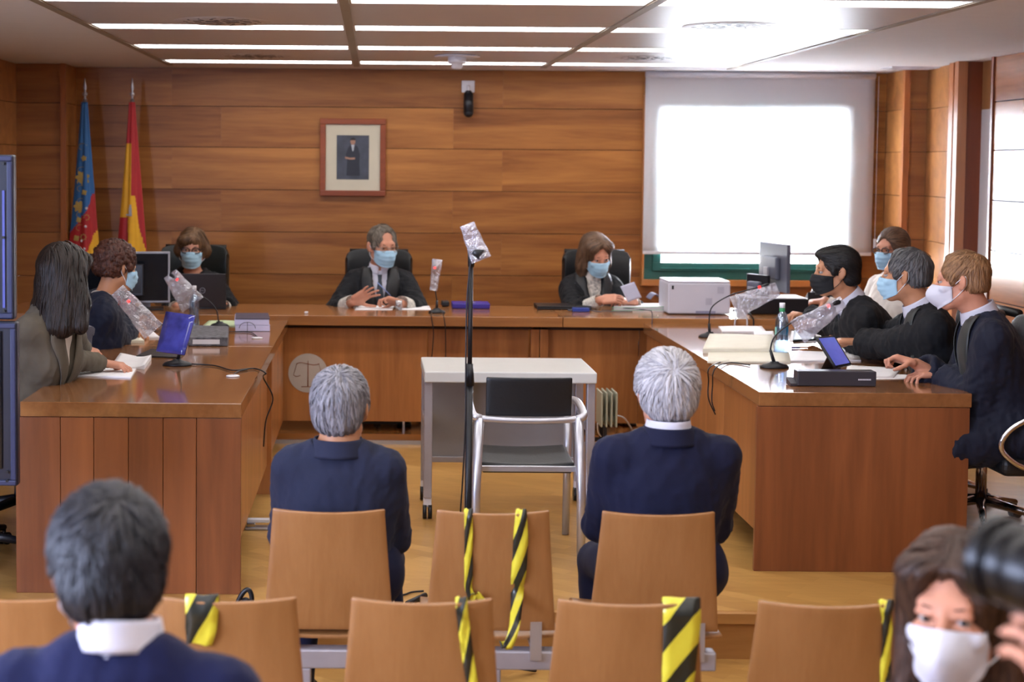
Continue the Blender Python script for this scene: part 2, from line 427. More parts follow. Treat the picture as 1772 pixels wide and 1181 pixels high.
# air diffusers: swirl slots in four tiles
def swirl(x, y, where):
    t = thing('air_diffuser', 'round swirl air diffuser with dark slots in %s' % where, 'air diffuser', (x, y, H-0.002), group='swirl diffusers in the ceiling')
    m = MB(); m.lathe([(0.0, 0.0), (0.225, 0.0), (0.235, 0.004)], n=48); m.build('face_plate', metal_tile, t)
    m = MB()
    for ring, (r0, r1, n) in enumerate(((0.03, 0.085, 8), (0.10, 0.14, 12), (0.165, 0.185, 14))):
        for k in range(n):
            a = 2*PI*k/n; da = 0.35/(ring+1)
            w = 0.010 if ring < 2 else 0.005
            p = [(r0*math.cos(a), r0*math.sin(a)), (r1*math.cos(a+da), r1*math.sin(a+da)), (r1*math.cos(a+da+w*2/r1), r1*math.sin(a+da+w*2/r1)), (r0*math.cos(a+w*1.4/r0), r0*math.sin(a+w*1.4/r0))]
            m.prism(p, 'z', -0.0015, -0.0005)
    tag(m.build('slots', black_plastic, t), kind='stuff')
for px, py, w in ((385, 37, 'the left bay, nearer the front'), (440, 97, 'the left bay, nearer the back wall'), (1265, 45, 'the right bay, nearer the front'), (1125, 100, 'the right bay, nearer the back wall')):
    p = on(px, py, H); swirl(p.x, p.y, w)
# detector
p = on(791, 96, H)
t = thing('smoke_detector', 'white round smoke detector hanging from the ceiling', 'smoke detector', (p.x, p.y, H))
m = MB(); m.lathe([(0, 0), (0.13, 0), (0.14, -0.004), (0.14, -0.01), (0.0, -0.01)], n=32); m.build('ceiling_plate', white_plastic, t)
m = MB(); m.lathe([(0, -0.01), (0.055, -0.01), (0.058, -0.04), (0.05, -0.05), (0.035, -0.052), (0.035, -0.075), (0.02, -0.085), (0, -0.086)], n=32); m.build('sensor_body', white_plastic, t)
# vent on the right soffit
p = on(1575, 117, H)
t = thing('ceiling_vent', 'slim white louvred air vent in the soffit right of the window', 'vent', (p.x, p.y, H))
m = MB(); m.b2(-0.16, 0.16, -0.11, -0.09, -0.008, 0).b2(-0.16, 0.16, 0.09, 0.11, -0.008, 0).b2(-0.16, -0.14, -0.09, 0.09, -0.008, 0).b2(0.14, 0.16, -0.09, 0.09, -0.008, 0); m.build('frame', white_plastic, t)
m = MB()
for k in range(7): m.box((0, -0.075+k*0.025, -0.006), (0.275, 0.016, 0.002), Rx(0.5))
m.build('louvre', white_plastic, t)
m = MB(); m.b2(-0.14, 0.14, -0.09, 0.09, -0.001, 0); m.build('dark_duct', black_plastic, t)

# window and its blind
m = MB()
def ring(m, x0, x1, z0, z1, w, y0, y1):
    m.b2(x0, x1, y0, y1, z0, z0+w).b2(x0, x1, y0, y1, z1-w, z1).b2(x0, x0+w, y0, y1, z0+w, z1-w).b2(x1-w, x1, y0, y1, z0+w, z1-w)
ring(m, WX0, WX1, WZ0, WZ1, 0.075, 10.66, 10.74)
ring(m, WX0+0.06, WX1-0.06, WZ0+0.06, WZ1-0.06, 0.062, 10.645, 10.72)
m.b2(WX0+0.12, WX1-0.12, 10.64, 10.66, WZ0+0.075, WZ0+0.083)
gm, nt, gb = newmat('window_glass')
mxs = nd(nt, 'ShaderNodeMixShader'); mxs.inputs[0].default_value = 0.08
tr_ = nd(nt, 'ShaderNodeBsdfTransparent'); gl = nd(nt, 'ShaderNodeBsdfGlossy'); gl.inputs['Roughness'].default_value = 0.02
nt.links.new(tr_.outputs[0], mxs.inputs[1]); nt.links.new(gl.outputs[0], mxs.inputs[2]); nt.links.new(mxs.outputs[0], nt.nodes['Material Output'].inputs[0])
struct(m, 'window_1', green_frame, bevel=0.003)
m = MB(); m.b2(WX0+0.12, WX1-0.12, 10.69, 10.696, WZ0+0.12, WZ1-0.12); g = struct(m, 'window_1_glass', gm)
m = MB(); m.b2(WX0-0.016, WX1+0.03, 10.64, 10.7, WZ0-0.045, WZ0).b2(WX0-0.016, WX0, 10.64, 10.7, WZ0, WZ1).b2(WX1, WX1+0.03, 10.64, 10.7, WZ0, WZ1); struct(m, 'trim_window', wood('wood_sill', 'a5652f', 'c08548', 'x', rough=0.3), bevel=0.003)
bm_, nt, bb = newmat('blind_fabric')
nt.nodes.remove(bb)
tcb = nd(nt, 'ShaderNodeTexCoord'); nzb = nd(nt, 'ShaderNodeTexNoise', i_Scale=3.0); nt.links.new(tcb.outputs['Object'], nzb.inputs['Vector'])
df = nd(nt, 'ShaderNodeBsdfDiffuse'); df.inputs[0].default_value = lin('e2e0e4')
ts = nd(nt, 'ShaderNodeBsdfTranslucent'); ts.inputs[0].default_value = (0.8, 0.82, 0.85, 1)
mxs = nd(nt, 'ShaderNodeMixShader'); mxs.inputs[0].default_value = 0.45
nt.links.new(df.outputs[0], mxs.inputs[1]); nt.links.new(ts.outputs[0], mxs.inputs[2]); nt.links.new(mxs.outputs[0], nt.nodes['Material Output'].inputs[0])
pa, pb = at(1112, 440, 10.62), at(1507, 442, 10.62)
t = thing('roller_blind', 'white fabric roller blind pulled down over the window', 'blind', (pa.x, 10.62, pa.z))
w = pb.x-pa.x
m = MB(); m.grid(lambda u, v: (u*w, 0.004*math.sin(u*5)+0.002*math.sin(v*9), 0.02+v*(2.34-pa.z)), 30, 30, 0.0008); m.build('fabric', bm_, t)
m = MB(); m.cyl((0, 0.0, 2.335-pa.z), (w, 0.0, 2.335-pa.z), 0.022); m.build('roller_tube', white_plastic, t)
m = MB(); m.b2(0, w, -0.008, 0.008, 0, 0.022); m.build('bottom_bar', white_plastic, t, bevel=0.003)
m = MB()
for k in range(140): m.sphere((w+0.025, 0, 2.33-pa.z-k*0.0085), 0.0028, 6, 4)
m.build('bead_chain', white_plastic, t)
m = MB(); m.b2(w+0.016, w+0.034, -0.008, 0.008, 0.06, 0.12); m.build('chain_weight', white_plastic, t, bevel=0.003)
# ------------------------------------------------------------------ desks
ZD, ZB = 0.755, 0.785
painted_shadow = plain('painted_shadow_brown', '2a150a', 0.7)
# judges' bench
t = thing('judges_bench', 'long wooden judges bench running in front of the panelled back wall', 'bench', (0.4, 8.9, 0.06))
o = (0.4, 8.9, 0.06)
def bp(name, mb, mats, bev=0.002, parent=None): return mb.build(name, mats, parent or t, off=o, bevel=bev)
m = MB(); m.b2(-2.25, 1.12, 8.9, 9.62, ZB-0.058, ZB).b2(1.124, 2.75, 8.9, 9.62, ZB-0.058, ZB); bp('worktop', m, wood_bench_top, 0.003)
m = MB()
for x0, x1 in ((-2.2, -1.30), (-1.295, -0.57), (-0.565, 0.32), (0.325, 0.935), (1.03, 1.60), (1.605, 2.70)): m.b2(x0, x1, 9.06, 9.08, 0.126, ZB-0.06)
bp('front_panel', m, wood_desk)
for x in (-0.64, 0.943, 0.998, 1.66): m = MB(); m.b2(x, x+0.05, 9.0, 9.1, 0.062 if x != 5 else 0, ZB-0.06); bp('upright', m, wood_desk)
m = MB(); m.b2(-2.2, 2.7, 9.0, 9.06, ZB-0.085, ZB-0.06); bp('shadow_strip', m, painted_shadow)  # dark strip painting in the shadow line below the worktop overhang
# emblem
e = at(533, 646, 9.055)
t = thing('court_emblem', 'round grey disc with engraved scales of justice on the bench front', 'emblem', (e.x, 9.058, e.z))
m = MB(); m.cyl((0, 0, 0), (0, -0.004, 0), 0.119, n=64); m.build('disc', plain('emblem_disc', 'b8afa7', 0.5, var=0.02), t)
m = MB(); yy = -0.0055
m.tube([(0, yy, 0.075), (0.0, yy, 0.06), (0, yy, -0.082)], [0.0012, 0.002, 0.0036], 6)
m.tube(spline([(-0.072, yy, 0.054), (-0.05, yy, 0.063), (-0.02, yy, 0.06), (0.02, yy, 0.052), (0.045, yy, 0.051), (0.069, yy, 0.058)], 4), 0.0022, 6)
m.tube([(-0.068, yy, 0.053), (-0.088, yy, -0.01)], 0.0013, 6); m.tube([(0.066, yy, 0.055), (0.084, yy, -0.008)], 0.0013, 6)
m.tube(spline([(-0.088, yy, -0.012), (-0.072, yy, -0.02), (-0.058, yy, -0.019), (-0.047, yy, -0.013)], 4), 0.0018, 6)
m.tube(spline([(0.044, yy, -0.013), (0.058, yy, -0.019), (0.07, yy, -0.02), (0.084, yy, -0.01)], 4), 0.0018, 6)
m.tube([(-0.04, yy, -0.083), (0.04, yy, -0.083)], 0.0022, 6)
m.build('scales_of_justice', plain('emblem_lines', '8a4a22', 0.5), t)

# left desk (two joined tables)
t = thing('left_desk', 'brown wooden desk on the left with a slatted end panel', 'desk', (-0.95, 7.3, 0))
o = (-0.95, 7.3, 0)
XA, XB_, Y0, Y1, YM = -1.375, -0.515, 5.8, 8.895, 7.62
m = MB(); m.b2(XA, XB_, Y0, YM-0.0015, ZD-0.058, ZD).b2(XA, XB_+0.0, YM+0.0015, Y1, ZD-0.058, ZD); bp('worktop', m, wood_desk_top, 0.003)
m = MB()
xs = [XA-0.02, -1.22, -1.09, -0.955, -0.82, -0.69, XB_]
for i in range(6): m.b2(xs[i]+0.001, xs[i+1]-0.001, Y0+0.005, Y0+0.03, 0.0, ZD-0.06)
bp('end_panel', m, wood_end)
m = MB(); m.b2(XB_-0.045, XB_-0.027, Y0+0.03, YM-0.04, 0.15, ZD-0.06).b2(XB_-0.045, XB_-0.027, YM+0.06, Y1, 0.15, ZD-0.06); bp('side_panel', m, wood_desk)
for y in (YM-0.03, YM+0.012): m = MB(); m.b2(XA+0.05, XB_-0.005, y, y+0.025, 0, ZD-0.06); bp('inner_support', m, wood_desk)
# right desk
t = thing('right_desk', 'brown wooden desk on the right with a broad plain end panel', 'desk', (2.05, 7.5, 0))
o = (2.05, 7.5, 0)
XC, XD, Y0r = 1.60, 2.485, 6.2
m = MB(); m.b2(XC, XD, Y0r, 7.5, ZD-0.058, ZD).b2(XC, XD, 7.503, 8.895, ZD-0.058, ZD); bp('worktop', m, wood_desk_top, 0.003)
m = MB(); m.b2(XC-0.005, XD-0.005, Y0r+0.004, Y0r+0.03, 0.0, ZD-0.06); bp('end_panel', m, wood_end)
m = MB()
ys = [Y0r+0.03, 6.9, 7.7, 8.5, 8.895]
for i in range(4): m.b2(XC+0.02, XC+0.038, ys[i]+0.001, ys[i+1]-0.001, 0.15, ZD-0.06)
bp('side_panel', m, wood_desk)
m = MB(); m.b2(XC+0.04, XD-0.05, 7.5, 7.525, 0, ZD-0.06); bp('inner_support', m, wood_desk)
# ------------------------------------------------------------------ wall things
frame_m = wood('picture_frame_wood', '6d2f14', '8c4420', 'x', rough=0.3)
a, b = at(554, 205, 10.69), at(667, 340, 10.69)
cx, cz, hw, hh = (a.x+b.x)/2, (a.z+b.z)/2, (b.x-a.x)/2, (a.z-b.z)/2
t = thing('framed_portrait', 'framed portrait of a standing man in dark clothes on the panelled wall', 'picture', (cx, 10.695, cz))
m = MB(); w = 0.041
m.b2(-hw, hw, -0.028, 0, -hh, -hh+w).b2(-hw, hw, -0.028, 0, hh-w, hh).b2(-hw, -hw+w, -0.028, 0, -hh+w, hh-w).b2(hw-w, hw, -0.028, 0, -hh+w, hh-w)
m.build('frame', frame_m, t, bevel=0.004)
m = MB(); m.b2(-hw+w, hw-w, -0.012, -0.008, -hh+w, hh-w); m.build('mount', plain('cream_mount', 'bdb5a0', 0.6, var=0.02), t)
m = MB(); pw, ph = 0.115, 0.157; m.b2(-pw, pw, -0.0135, -0.0125, -ph, ph)
pr = m.build('print', plain('print_background', '3c404c', 0.5, var=0.35, vscale=9), t)
m = MB(); y = -0.0145
def flat(m, poly, y=y): m.prism(poly, 'y', y-0.0006, y)
flat(m, [(-0.045, -0.13), (0.05, -0.13), (0.046, -0.04), (0.05, 0.02), (0.035, 0.075), (0.012, 0.09), (-0.012, 0.09), (-0.032, 0.07), (-0.05, 0.02), (-0.04, -0.02)])
m.mat(1)
flat(m, [(-0.012, 0.09), (0.012, 0.09), (0.004, 0.045), (-0.004, 0.045)], y-0.001)
m.mat(2)
flat(m, [(0.018*math.cos(k*PI/8), 0.112+0.024*math.sin(k*PI/8)) for k in range(16)], y-0.001)
flat(m, [(-0.055, 0.005), (-0.02, -0.002), (0.015, 0.0), (0.015, -0.014), (-0.02, -0.016), (-0.055, -0.008)], y-0.001)
m.mat(3); flat(m, [(0.019*math.cos(k*PI/8), 0.122+0.018*math.sin(k*PI/8)) for k in range(9)], y-0.002)
m.build('printed_figure', [plain('print_suit', '20242f', 0.5), plain('print_shirt', 'a8acb4', 0.5), plain('print_skin', '9a7460', 0.5), plain('print_hair', '1c1614', 0.5)], pr)
# wall camera
e = at(810, 150, 10.69)
t = thing('wall_camera', 'small black security camera on a white wall plate above the bench', 'camera', (e.x, 10.69, e.z))
m = MB(); m.b2(-0.046, 0.046, -0.012, 0.006, -0.042, 0.042); m.build('wall_plate', white_plastic, t, bevel=0.004)
m = MB(); m.tube(spline([(0, -0.01, 0.0), (0, -0.05, -0.005), (0, -0.06, -0.04)], 5), 0.012); m.build('bracket', white_plastic, t)
m = MB(); m.cyl((0, -0.055, -0.05), (0, -0.075, -0.19), 0.033, 0.036, 24).sphere((0, -0.0745, -0.187), 0.0345, 20, 12).cyl((0, -0.05, -0.035), (0, -0.056, -0.055), 0.02, 0.033, 24); m.build('camera_body', black_plastic, t)

# flags
def flag(name, label, px, py_top, py_bot, Y, colfn, mats, wpx, seed, xmin=-1.0):
    top, bot = at(px, py_top, Y), at(px, py_bot, Y)
    t = thing(name, label, 'flag', (top.x, Y, 0.06), group=None)
    zt = top.z-0.06
    m = MB(); m.cyl((0, 0, 0), (0, 0, zt), 0.014, n=12); m.build('pole', alu, t)
    m = MB(); m.lathe([(0.10, 0), (0.10, 0.015), (0.05, 0.04), (0.018, 0.07)], n=24); m.build('base', alu, t)
    m = MB(); m.lathe([(0.004, 0.0), (0.012, 0.004), (0.006, 0.014), (0.016, 0.03), (0.018, 0.04), (0.007, 0.055), (0.012, 0.08), (0.004, 0.13), (0, 0.15)], (0, 0, zt), 16); m.build('finial', alu, t)
    # cloth hanging in folds round the pole, widening downward
    L = zt-0.25
    def fn(u, v):
        z = zt-0.02-v*L
        wdt = 0.018+(wpx[1]-0.018)*min(1, v/0.85)**1.05
        a = -0.5*PI-PI*0.98+u*PI*1.96
        off = wpx[0]*v
        r = wdt*(1+0.16*math.sin(5*a+seed+2*v)+0.07*math.sin(9*a+seed*2))
        return (max(off+r*math.cos(a), xmin), 0.55*r*math.sin(a)-0.02, z)
    nu, nv = 97, 121
    m = MB(); m.grid(fn, nu, nv)
    k = 0
    for j in range(nv-1):
        for i in range(nu-1):
            m.mi[k] = colfn((i+0.5)/(nu-1), (j+0.5)/(nv-1)); k += 1
    c = m.build('cloth', mats, t)
    sm = c.modifiers.new('thick', 'SOLIDIFY'); sm.thickness = 0.002
    return t, fn
f_blue = plain('flag_blue', '1f5f9a', 0.55, sheen=0.2); f_red = plain('flag_red', 'a8161c', 0.55, sheen=0.2); f_yel = plain('flag_yellow', 'e0a414', 0.55, sheen=0.2); f_gold = plain('flag_gold', 'a89048', 0.5)
def c_val(u, v):        # front is near u = 0.5
    s = (u-0.5)*4.0     # -1 left edge, +1 right edge of the front
    d = v*2.05-0.98
    lim = 0.9-d*3.2     # the diagonal between blue and red
    if v < 0.335 or s < 1.1-(v-0.335)*11.0: return 0
    if s > 1.6-(v-0.42)*9 : return 2 if (v > 0.43) else 1
    return 1
tv, fv = flag('regional_flag', 'blue and red flag with gold leaf pattern, furled on its pole', 147, 172, 700, 10.45, c_val, [f_blue, f_red, f_yel], (-0.02, 0.13), 0.6, -0.102)
def c_esp(u, v):
    s = (u-0.5)*4.0
    if v < 0.16: return 1
    if v < 0.36: return 2 if s < 0.0 and s > -1.2 else 1
    # below: red tongue at left, yellow in the middle, red at the right edge
    if s < -0.15-(0.5-v)*1.2 and v > 0.44: return 1
    if s > 0.25+max(0, (0.62-v))*0.2+ (v-0.36)*2.6: return 1
    return 2
te, fe = flag('national_flag', 'red and yellow striped flag furled on its pole beside the blue one', 229, 172, 700, 10.5, c_esp, [f_blue, f_red, f_yel], (0.0, 0.125), 2.0)
# embroidery on the blue flag: leaves, stems and small white discs
def front(fn, u, v): 
    p = Vector(fn(u, v)); return Vector((p.x, p.y-0.004, p.z))
def leaf(m, fn, u, v, s, lobes=6):
    c = front(fn, u, v); vs = [c+Vector((0, -0.002, 0))]; n = lobes*6
    for k in range(n):
        a = 2*PI*k/n; r = s*(0.62+0.38*abs(math.sin(a*lobes/2+0.4)))
        vs.append(c+Vector((r*math.cos(a), 0.0, r*math.sin(a)*1.05)))
    m.add(vs, [(0, 1+k, 1+(k+1) % n) for k in range(n)])
for u, v, s_, lb in ((0.52, 0.215, 0.02, 5), (0.49, 0.29, 0.052, 7), (0.44, 0.40, 0.042, 7), (0.53, 0.345, 0.02, 4), (0.44, 0.45, 0.02, 4), (0.42, 0.52, 0.022, 4)):
    m = MB(); leaf(m, fv, u, v, s_, lb); m.build('embroidered_leaf', f_gold, tv)
for vv in (0.17, 0.26, 0.33, 0.38, 0.43, 0.48):
    c0 = front(fv, 0.47, vv); pts = [c0+Vector((0.03*math.cos(a)-0.0, -0.003, 0.022*math.sin(a))) for a in np.linspace(0.3, 4.4, 10)]
    m = MB(); m.tube(pts, 0.0016, 5); m.build('embroidered_stem', f_gold, tv)
m = MB()
for u, v in ((0.56, 0.405), (0.545, 0.475), (0.50, 0.53), (0.53, 0.56)):
    c0 = front(fv, u, v); m.sphere((c0.x, c0.y, c0.z), 0.009, 10, 6, (1, 0.3, 1))
m.mat(1)
for u, v in ((0.56, 0.44), (0.52, 0.515)):
    c0 = front(fv, u, v)
    for q in range(8): m.box((c0.x+0.018*math.cos(q*PI/4), c0.y, c0.z+0.018*math.sin(q*PI/4)), (0.008, 0.002, 0.008))
m.build('embroidered_crowns', [white_plastic, f_gold], tv)
m = MB(); c0 = front(fe, 0.495, 0.42)
m.box((c0.x, c0.y-0.004, c0.z), (0.02, 0.003, 0.06)); m.box((c0.x-0.018, c0.y-0.004, c0.z-0.02), (0.022, 0.003, 0.01)); m.box((c0.x, c0.y-0.004, c0.z+0.04), (0.012, 0.003, 0.02))
m.build('coat_of_arms', plain('arms_silver', '9a9aa0', 0.5), te)

# ------------------------------------------------------------------ chairs
leather = plain('black_leather', '16181b', 0.42, var=0.15, bump=0.25, bscale=90)
leather_g = plain('dark_grey_leather', '1b1f1e', 0.4, var=0.15, bump=0.25, bscale=90)
chrome = plain('chrome', 'c8c8d0', 0.15, metal=1.0)
def office_chair(label, x, y, zf, rz, mat, w=0.46, top=1.05, group=None, ring=False, name='office_chair', roll=True):
    t = thing(name, label, 'chair', (x, y, zf), rz, group)      # faces local +y
    m = MB()
    def back(u, v):
        xx = (u-0.5)*w; zz = 0.52+v*(top-0.52)
        ro = 0.5*(abs(2*u-1)**6); k = 1-0.06*(max(0, v-0.9)/0.1)**2
        return (xx*k, -0.25-0.07*v-0.0*ro+0.035*abs(2*u-1)**2.2+0.012*math.sin(v*PI*3), zz-0.02*abs(2*u-1)**6*(v > 0.9))
    m.grid(back, 21, 25, 0.055); m.build('backrest', mat, t, bevel=0.018, seg=3)
    if roll: m = MB(); m.tube([(-w/2+0.03, -0.355, top-0.012), (w/2-0.03, -0.355, top-0.012)], 0.022, 12); m.build('headroll', mat, t)
    m = MB(); m.grid(lambda u, v: ((u-0.5)*0.5, -0.24+v*0.48, 0.48-0.03*max(0, v-0.8)*5*max(0, v-0.8)+0.012*math.cos((u-0.5)*5)), 15, 15, -0.0)
    m2 = MB(); m2.box((0, 0, 0.45), (0.5, 0.5, 0.08)); m2.build('seat', mat, t, bevel=0.03, seg=4)
    for s in (-1, 1):
        m = MB()
        if ring:
            m.tube(spline([(s*0.27, -0.22, 0.60), (s*0.28, -0.1, 0.665), (s*0.285, 0.08, 0.68), (s*0.28, 0.22, 0.63), (s*0.27, 0.27, 0.54), (s*0.27, 0.18, 0.46), (s*0.26, 0.0, 0.42), (s*0.26, -0.18, 0.46), (s*0.27, -0.22, 0.60)], 6), 0.013, 10)
            a_ = m.build('armrest', chrome, t)
            m = MB(); m.tube(spline([(s*0.28, -0.15, 0.672), (s*0.286, 0.0, 0.697), (s*0.282, 0.15, 0.68)], 6), 0.018, 10); m.build('arm_pad', mat, a_)
        else:
            m.tube(spline([(s*0.26, -0.22, 0.6), (s*0.28, -0.15, 0.66), (s*0.285, 0.1, 0.665), (s*0.28, 0.2, 0.64), (s*0.25, 0.2, 0.45)], 6), 0.018, 10); m.build('armrest', black_plastic, t)
    m = MB(); m.cyl((0, 0, 0.12), (0, 0, 0.41), 0.025); m.build('gas_lift', chrome, t)
    m = MB()
    for k in range(5):
        a = 2*PI*k/5+0.3; m.tube([(0.03*math.cos(a), 0.03*math.sin(a), 0.12), (0.29*math.cos(a), 0.29*math.sin(a), 0.075)], [0.024, 0.014], 8)
    m.build('star_base', chrome if ring else black_plastic, t)
    for k in range(5):
        a = 2*PI*k/5+0.3; c = Vector((0.29*math.cos(a), 0.29*math.sin(a), 0.027))
        m = MB(); d = Vector((-math.sin(a), math.cos(a), 0))
        m.cyl(c-d*0.022, c-d*0.006, 0.027).cyl(c+d*0.006, c+d*0.022, 0.027).cyl(c+Vector((0, 0, 0)), c+Vector((0, 0, 0.05)), 0.008); m.build('caster', black_plastic, t)
    return t
def X(px, Y): return (px-649)/FPX*Y
office_chair('black leather high-backed chair behind the clerk with the laptop', X(332, 9.95), 9.82, 0.06, PI, leather_g, 0.47, 1.065)
office_chair('black leather high-backed chair behind the male judge', X(656, 9.95), 9.82, 0.06, PI, leather, 0.455, 1.045)
office_chair('black leather high-backed chair behind the female judge', X(1038, 9.95), 9.82, 0.06, PI, leather, 0.465, 1.055)
office_chair('black leather chair with chrome loop arms behind the blond lawyer', 2.86, 6.42, 0, PI/2, leather, 0.48, 1.0, ring=True)
office_chair('black leather chair with chrome loop arms behind the grey-haired lawyer', 2.88, 7.05, 0, PI/2, leather, 0.48, 0.98, ring=True)
office_chair('black leather chair with chrome loop arms behind the lawyer in the black mask', 2.86, 7.68, 0, PI/2, leather, 0.48, 0.98, ring=True)
office_chair('light grey office chair under the long-haired woman', -1.72, 6.28, 0, -PI/2, plain('grey_fabric', '9a968e', 0.8, bump=0.2, bscale=200), 0.44, 0.97, roll=False)
office_chair('slate grey office chair between the two people at the left desk', -1.64, 6.9, 0, 1.2, plain('slate_fabric', '4a4a58', 0.75, bump=0.2, bscale=200), 0.42, 0.93, roll=False)

# ------------------------------------------------------------------ public seating: wooden shells on steel beams
def shell_chair(label, x, y, group, rz=0):
    # local origin on the public floor under the seat, faces +y
    t = thing('wooden_chair', label, 'chair', (x, y, ZP), rz, group)
    wt, wb = 0.343, 0.40
    def back(u, v):
        w_ = wb+(wt-wb)*min(1, v/0.95)
        s_ = 2*u-1
        zz = 0.44+v*0.385-0.006*(1-s_*s_)*v
        yy = -0.20-0.055*v-0.03*(1-s_*s_)*(0.3+0.7*v)
        return (s_*w_/2, yy, zz)
    m = MB(); m.grid(back, 21, 21, 0.012); m.build('backrest', beech, t, bevel=0.003)
    def seat(u, v):
        s_ = 2*u-1; return (s_*(0.215-0.012*v), -0.19+v*0.42, 0.43+0.012*v-0.035*max(0, v-0.8)**1.5*8-0.012*(1-s_*s_))
    m = MB(); m.grid(seat, 17, 17, 0.012); m.build('seat', beech, t, bevel=0.003)
    m = MB()
    for s in (-1, 1): m = MB(); m.box((s*0.14, -0.205, 0.41), (0.035, 0.012, 0.12)); m.box((s*0.14, -0.1, 0.395), (0.035, 0.2, 0.012)); m.build('bracket', alu, t)
    return t
proto = None
ROW1, ROW2 = 4.50+0.25, 3.60+0.22
def cx_(px, Y): return (px-649)/FPX*Y
r1 = [('wooden shell chair under the grey-haired man in the slate suit', 572), ('empty wooden shell chair with two hazard tapes, between the two seated men', 858), ('wooden shell chair under the white-haired man in the navy suit', 1146)]
r2 = [('wooden shell chair at the left end of the nearer row', 32), ('wooden shell chair with a short tape, right of the foreground man', 393), ('wooden shell chair with a narrow tape, left of the centre aisle gap', 736), ('wooden shell chair with the widest hazard tape over its back', 1097), ('wooden shell chair at the right, next to the woman in the white mask', 1448)]
def copy_chair(label, x, y, group):
    global proto
    if proto is None: proto = shell_chair(label, x, y, group); return proto
    c = copy_tree(proto); c.location = (x, y, ZP); c['label'] = label; c['group'] = group; return c
for lb, px in r1: copy_chair(lb, cx_(px, 4.52), ROW1, 'wooden shell chairs of the farther row')
for lb, px in r2: copy_chair(lb, cx_(px, 3.58), ROW2, 'wooden shell chairs of the nearer row')
for name, xa, xb, y, lab in (('seat_beam', cx_(470, 4.5), cx_(1262, 4.5), ROW1, 'steel beam carrying the farther row of chairs'), ('seat_beam', cx_(-150, 3.6), cx_(1640, 3.6), ROW2, 'steel beam carrying the nearer row of chairs')):
    t = thing(name, lab, 'seat beam', ((xa+xb)/2, y-0.1, ZP))
    L = (xb-xa)/2
    m = MB(); m.b2(-L, L, -0.10, -0.045, 0.315, 0.375); m.build('beam', plain('painted_steel', 'a5a3ab', 0.35, metal=0.5), t, bevel=0.006)
    for s in (-1, 0, 1):
        m = MB(); m.box((s*(L-0.1), -0.07, 0.16), (0.045, 0.05, 0.31)); m.box((s*(L-0.1), -0.02, 0.012), (0.05, 0.48, 0.024)); m.build('leg', MATS['painted_steel'], t, bevel=0.005)

# hazard tape: yellow with black slanting bars
tm, nt, b = newmat('hazard_tape')
uv = nd(nt, 'ShaderNodeTexCoord'); 
sp = nd(nt, 'ShaderNodeSeparateXYZ'); nt.links.new(uv.outputs['UV'], sp.inputs[0])
ad = nd(nt, 'ShaderNodeMath', operation='ADD'); nt.links.new(sp.outputs[0], ad.inputs[0]); nt.links.new(sp.outputs[1], ad.inputs[1])
fr = nd(nt, 'ShaderNodeMath', operation='FRACT'); nt.links.new(ad.outputs[0], fr.inputs[0])
gt = nd(nt, 'ShaderNodeMath', operation='GREATER_THAN'); gt.inputs[1].default_value = 0.56; nt.links.new(fr.outputs[0], gt.inputs[0])
mx = nd(nt, 'ShaderNodeMix', data_type='RGBA'); mx.inputs[6].default_value = lin('d2c63a'); mx.inputs[7].default_value = lin('23251f')
nt.links.new(gt.outputs[0], mx.inputs[0]); nt.links.new(mx.outputs[2], b.inputs['Base Color']); b.inputs['Roughness'].default_value = 0.3
def tape(name, label, pts, widths, period=0.26, slant=1.0, phase=0.0, twist=None, group='hazard tapes over the chairs'):
    P = spline(pts, 8); n = len(P); nw = 5
    vs, fs, uvs = [], [], []
    d = 0
    for i, p in enumerate(P):
        t_ = (P[min(i+1, n-1)]-P[max(i-1, 0)]).normalized()
        f = i/(n-1)*(len(widths)-1); k = min(int(f), len(widths)-2); w = widths[k]*(1-f+k)+widths[k+1]*(f-k)
        side = Vector((1, 0, 0)); side = (side-t_*side.dot(t_)).normalized(); nn = side.cross(t_)
        if i: d += (p-P[i-1]).length
        for j in range(nw):
            s_ = j/(nw-1)-0.5
            wob = 0.004*math.sin(d*60+j*2.1)*(1 if w < 0.08 else 0.3)
            vs.append(p+side*s_*w+nn*(wob+abs(s_)*w*0.25*(1 if w < 0.05 else 0)))
            uvs.append((s_*0.095*slant/period, d/period+phase))
    for i in range(n-1):
        for j in range(nw-1): fs.append((i*nw+j, i*nw+j+1, (i+1)*nw+j+1, (i+1)*nw+j))
    me = bpy.data.meshes.new(name); me.from_pydata([tuple(v) for v in vs], [], fs); me.materials.append(tm)
    ul = me.uv_layers.new(name='uv')
    for lp in me.loops: ul.data[lp.index].uv = uvs[lp.vertex_index]
    for p_ in me.polygons: p_.use_smooth = True
    o = bpy.data.objects.new(name, me); C.objects.link(o)
    sm = o.modifiers.new('s', 'SOLIDIFY'); sm.thickness = 0.0015; sm.offset = 0
    return tag(o, label, 'tape', group)
def bk_pt(px, py, Y): return at(px, py, Y)
def surf(px, py, chair_px, far, lift=.010):
    cy_ = ROW1 if far else ROW2; cx0_ = cx_(chair_px, 4.52 if far else 3.58); Y = cy_-.25
    for _ in range(8):
        p = at(px, py, Y); v = max(0, min(1, (p.z-ZP-.44)/.385)); s_ = (p.x-cx0_)/((.40-.057*v)/2)
        Y = cy_-.20-.055*v-.03*(1-min(1, s_*s_))*(.3+.7*v)-lift
    return at(px, py, Y)
def over(px, chair_px, far, drop=.05):       # over the top edge and a little down the other side
    p = surf(px, 1050 if not far else 890, chair_px, far, 0); z = ZP+.829
    return [Vector((p.x, p.y+.022, z-drop)), Vector((p.x, p.y+.018, z-.004)), Vector((p.x, p.y+.005, z+.003))]
